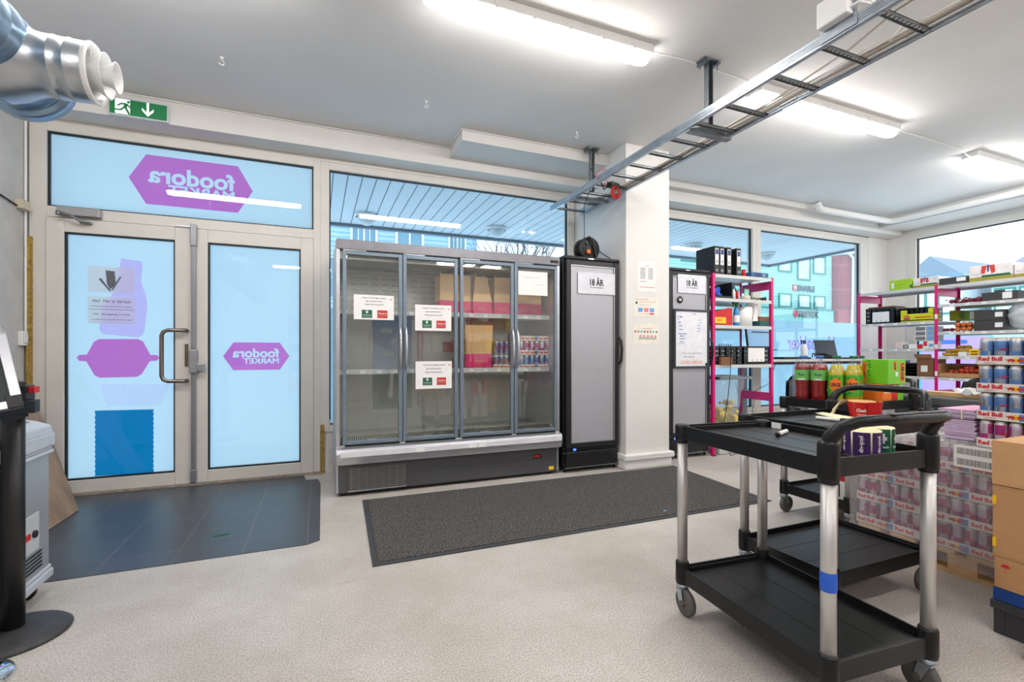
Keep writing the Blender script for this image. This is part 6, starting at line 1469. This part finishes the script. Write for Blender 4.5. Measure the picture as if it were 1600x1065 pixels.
# green house with shop lettering
m_gc = clad('green_clapboard', (160, 204, 196), (120, 170, 164), .22); m_gt = mat('green_trim', (60, 132, 122), .6)
r = thing('green_house', 'pale green clapboard building with ENABLE and FRETEX lettering', 'building', (0, 25, 0))
B().box(19, 37.6, 0, 9, 4.45, 11).build('wall', m_gc, r)
b = B().box(19, 37.65, -.12, 9, -.3, 4.4); 
for k in range(110): b.box(19+k*.17, 19.05+k*.17, -.15, -.12, -.3, 4.4)
b.build('ground_floor_boards', mat('green_boards', (160, 202, 196), .7), r)
B().box(19, 37.7, -.2, .0, 4.38, 4.48).build('band', m_gt, r)
for x0, x1, z0, z1, c_, w_, g in ((31.75, 32.92, 4.6, 5.45, 4, 2, m_wgl2), (33.85, 35.0, 4.62, 5.45, 4, 2, m_wgl2), (35.6, 36.7, 4.68, 5.42, 4, 2, m_wgl2), (31.7, 32.92, 7.25, 8.4, 4, 2, m_wgl2), (33.75, 34.98, 6.75, 8.9, 1, 2, m_wgl2), (35.5, 36.72, 7.3, 8.5, 4, 2, m_wgl2), (25.5, 26.7, 7.3, 8.5, 4, 2, m_wgl2), (22.6, 24.0, 7.4, 8.6, 4, 2, m_wgl2), (27.5, 28.7, 4.6, 5.5, 4, 2, m_wgl2)): house_window(r, x0, x1, z0, z1, 0, c_, w_, m_gt, g)
B().text('ENABLE', (34.6, -.02, 6.02), U, V, w=1.95, h=.46, bold=.035, lift=.05).build('enable_lettering', mat('sign_navy', (16, 40, 60), .5), r, solid=False)
B().box(33.15, 33.52, -.1, 0, 5.82, 6.25).text('H', (33.33, -.11, 6.03), U, V, h=.28, m=1, bold=.03).build('enable_logo', [mat('logo_red', (190, 60, 70), .5), m_white], r)
B().text('FRETEX', (34.65, -.17, 4.02), U, V, w=2.2, h=.48, bold=.04, lift=.05).build('fretex_lettering', mat('sign_teal', (12, 50, 54), .5), r, solid=False)
B().prism([(33.05, 4.25), (33.5, 4.25), (33.5, 3.95), (33.27, 3.75), (33.05, 3.95)], (0, -.2, 0), U, V, -.04).build('fretex_shield', mat('logo_red', (190, 60, 70), .5), r)
r = thing('red_house', 'dark red wooden building with white drainpipe at the corner window', 'building', (0, 24.6, 0))
b = B().box(37.75, 46, 0, 10, -.3, 8.75)
for k in range(48): b.box(37.75+k*.17, 37.80+k*.17, -.04, 0, 4.75, 8.75)
b.build('wall', mat('red_boards', (166, 74, 84), .75, var=.08, scale=.8), r)
B().box(37.7, 46, -.08, 0, 4.6, 4.72).build('band', mat('red_trim', (120, 50, 60), .7), r)
B().prism([(37.72, 8.76), (46.2, 9.9), (46.2, 10.2), (37.72, 9.0)], (0, 10.3, 0), U, V, 10.8).build('snowy_roof', m_snow, r)
B().tube([(38.6, -.3, 8.9), (39.2, -.2, 8.6), (39.25, -.15, 5.5), (39.15, -.15, 3.0)], .10, seg=8).build('drainpipe', m_white, r)
B().tube([(41.5, -.2, 8.0), (40.8, -.2, 7.6), (40.55, -.2, 7.0), (40.5, -.2, 5.2)], .09, seg=8).build('drainpipe', m_white, r)
# houses beyond the right window
def side_house(x, y0, y1, h, ridge, rgb, lab, roof, wins):
    r = thing('pale_house', lab, 'building', (x, 0, 0), group='pale houses beyond the right window')
    B().box(0, 7, y0, y1, -.3, h).build('wall', mat('house_%d_%d_%d' % rgb, rgb, .8, var=.04, scale=.6), r)
    m_ = (y0+y1)/2
    B().prism([(y0-.3, h), (y1+.3, h), (m_, ridge)], (-.3, 0, 0), (0, 1, 0), V, 7.6).build('roof', roof, r)
    for a, b_, c_, d_ in wins:
        f = B().box(-.06, 0, a-.1, b_+.1, c_-.1, d_+.1); o = f.build('window', m_gt, r); B().box(-.09, -.06, a, b_, c_, d_).build('window_glass', m_wgl2, o)
        g = B().box(-.11, -.09, (a+b_)/2-.04, (a+b_)/2+.04, c_, d_).box(-.11, -.09, a, b_, (c_+d_)/2-.04, (c_+d_)/2+.04); g.build('glazing_bar', m_white, o)
ro = mat('blue_grey_roof', (120, 140, 160), .7); ro2 = mat('lilac_roof', (150, 152, 176), .7)
side_house(30, 13.4, 15.9, 4.9, 6.2, (200, 216, 226), 'pale gabled house beyond the right window, left one', ro, [(15.0, 15.4, 3.2, 4.4), (13.7, 14.3, 3.2, 4.4)])
side_house(31, 9.8, 12.7, 4.75, 5.75, (176, 206, 214), 'pale green-grey house beyond the right window, middle one', ro2, [(11.9, 12.5, 3.0, 4.2), (10.9, 11.6, 3.0, 4.2)])
side_house(29, 5.8, 9.1, 4.2, 5.3, (206, 220, 228), 'white house beyond the right window, right one', ro, [(8.2, 8.8, 2.8, 3.9), (6.6, 7.3, 2.8, 3.9)])
# bare shrub branches against the sky
b = B(); rn = random.Random(21)
def branch(p, d, l, r_):
    q = p+d*l; b.tube([p, q], [r_, r_*.6], seg=4, cap=False)
    if r_ > .012:
        for k in range(3): branch(q, (d+Vector((rn.uniform(-.6, .6), rn.uniform(-.4, .4), rn.uniform(-.1, .5)))).normalized(), l*.72, r_*.62)
for x in (6.3, 7.0): branch(Vector((x, 15.5, -.3)), Vector((.05, 0, 1)), 2.2, .07)
tag(b.build('bare_tree', mat('bark', (96, 92, 96), .9)), 'bare winter tree branches outside above the tall fridge', 'tree')

# ================================================================ BACK OF THE SHOP (seen only mirrored in the fridge glass)
r = thing('milk_cooler', 'blue cooler cabinet with cloud and cow print opposite the glass fridge', 'cooler', (.93, -1.10, 0))
B().box(-.02, .74, -.6, 0, 0, 1.90).build('cabinet', m_white, r, bevel=.01)
B().box(.0, .72, 0, .004, .75, 1.84).build('sky_print', mat('sky_blue_print', (40, 110, 190), .5), r)
B().box(.0, .72, 0, .004, .10, .75).build('meadow_print', mat('meadow_print', (44, 100, 40), .5, var=.3, scale=4), r)
b = B()
for cx, cz, s_ in ((.25, 1.55, .07), (.45, 1.35, .08), (.3, 1.12, .06), (.55, 1.62, .05)):
    for k in range(4): b.cyl((cx+(k-1.5)*s_*.6, .004, cz+s_*.3*math.sin(k*2)), s_*.6, .001, axis='y', seg=12)
b.build('cloud_print', m_paper, r)
B().prism([(.15, .2), (.55, .2), (.6, .5), (.55, .85), (.35, .9), (.2, .7)], (0, .0045, 0), U, V, -.001).prism([(.28, .3), (.36, .3), (.38, .8), (.33, .82)], (0, .006, 0), U, V, -.001, 1).prism([(.46, .25), (.52, .3), (.50, .6), (.46, .55)], (0, .006, 0), U, V, -.001, 1).build('cow_print', [m_ink, m_paper], r)
def back_rack(x, y_, w_, lab, cols):
    q = rack('storage_rack', lab, x, y_, 0, [w_], .45, [(.25, .7, 1.15, 1.6, 2.0)], 2.05)
    rn = random.Random(int(x*10)+50)
    for si, z in enumerate((.25, .7, 1.15, 1.6)):
        xx = x+.04; k = 0
        while xx < x+w_-.22:
            dx = rn.uniform(.16, .28); k += 1
            m_ = rn.choice(cols)
            carton('goods_carton', 'goods carton on a rack at the back of the shop', 'carton', xx, y_+.08, z+.001, dx-.02, .34, rn.uniform(.2, .34), [m_, m_paper], 'goods cartons on the racks at the back', None); xx += dx
back_rack(2.0, -2.3, 1.0, 'magenta rack of mixed cartons at the back, left one', [m_red, m_kraftd, m_kraft, m_paper, m_yellow, m_navy])
back_rack(3.1, -2.3, 1.0, 'magenta rack of mixed cartons at the back, right one', [m_orange, m_yellow, m_kraft, m_red, m_dgreen])
back_rack(-.6, -2.6, 1.0, 'magenta rack of dark cartons at the back, behind the camera', [m_kraftd, m_dark, m_navy, m_kraft, m_orange])
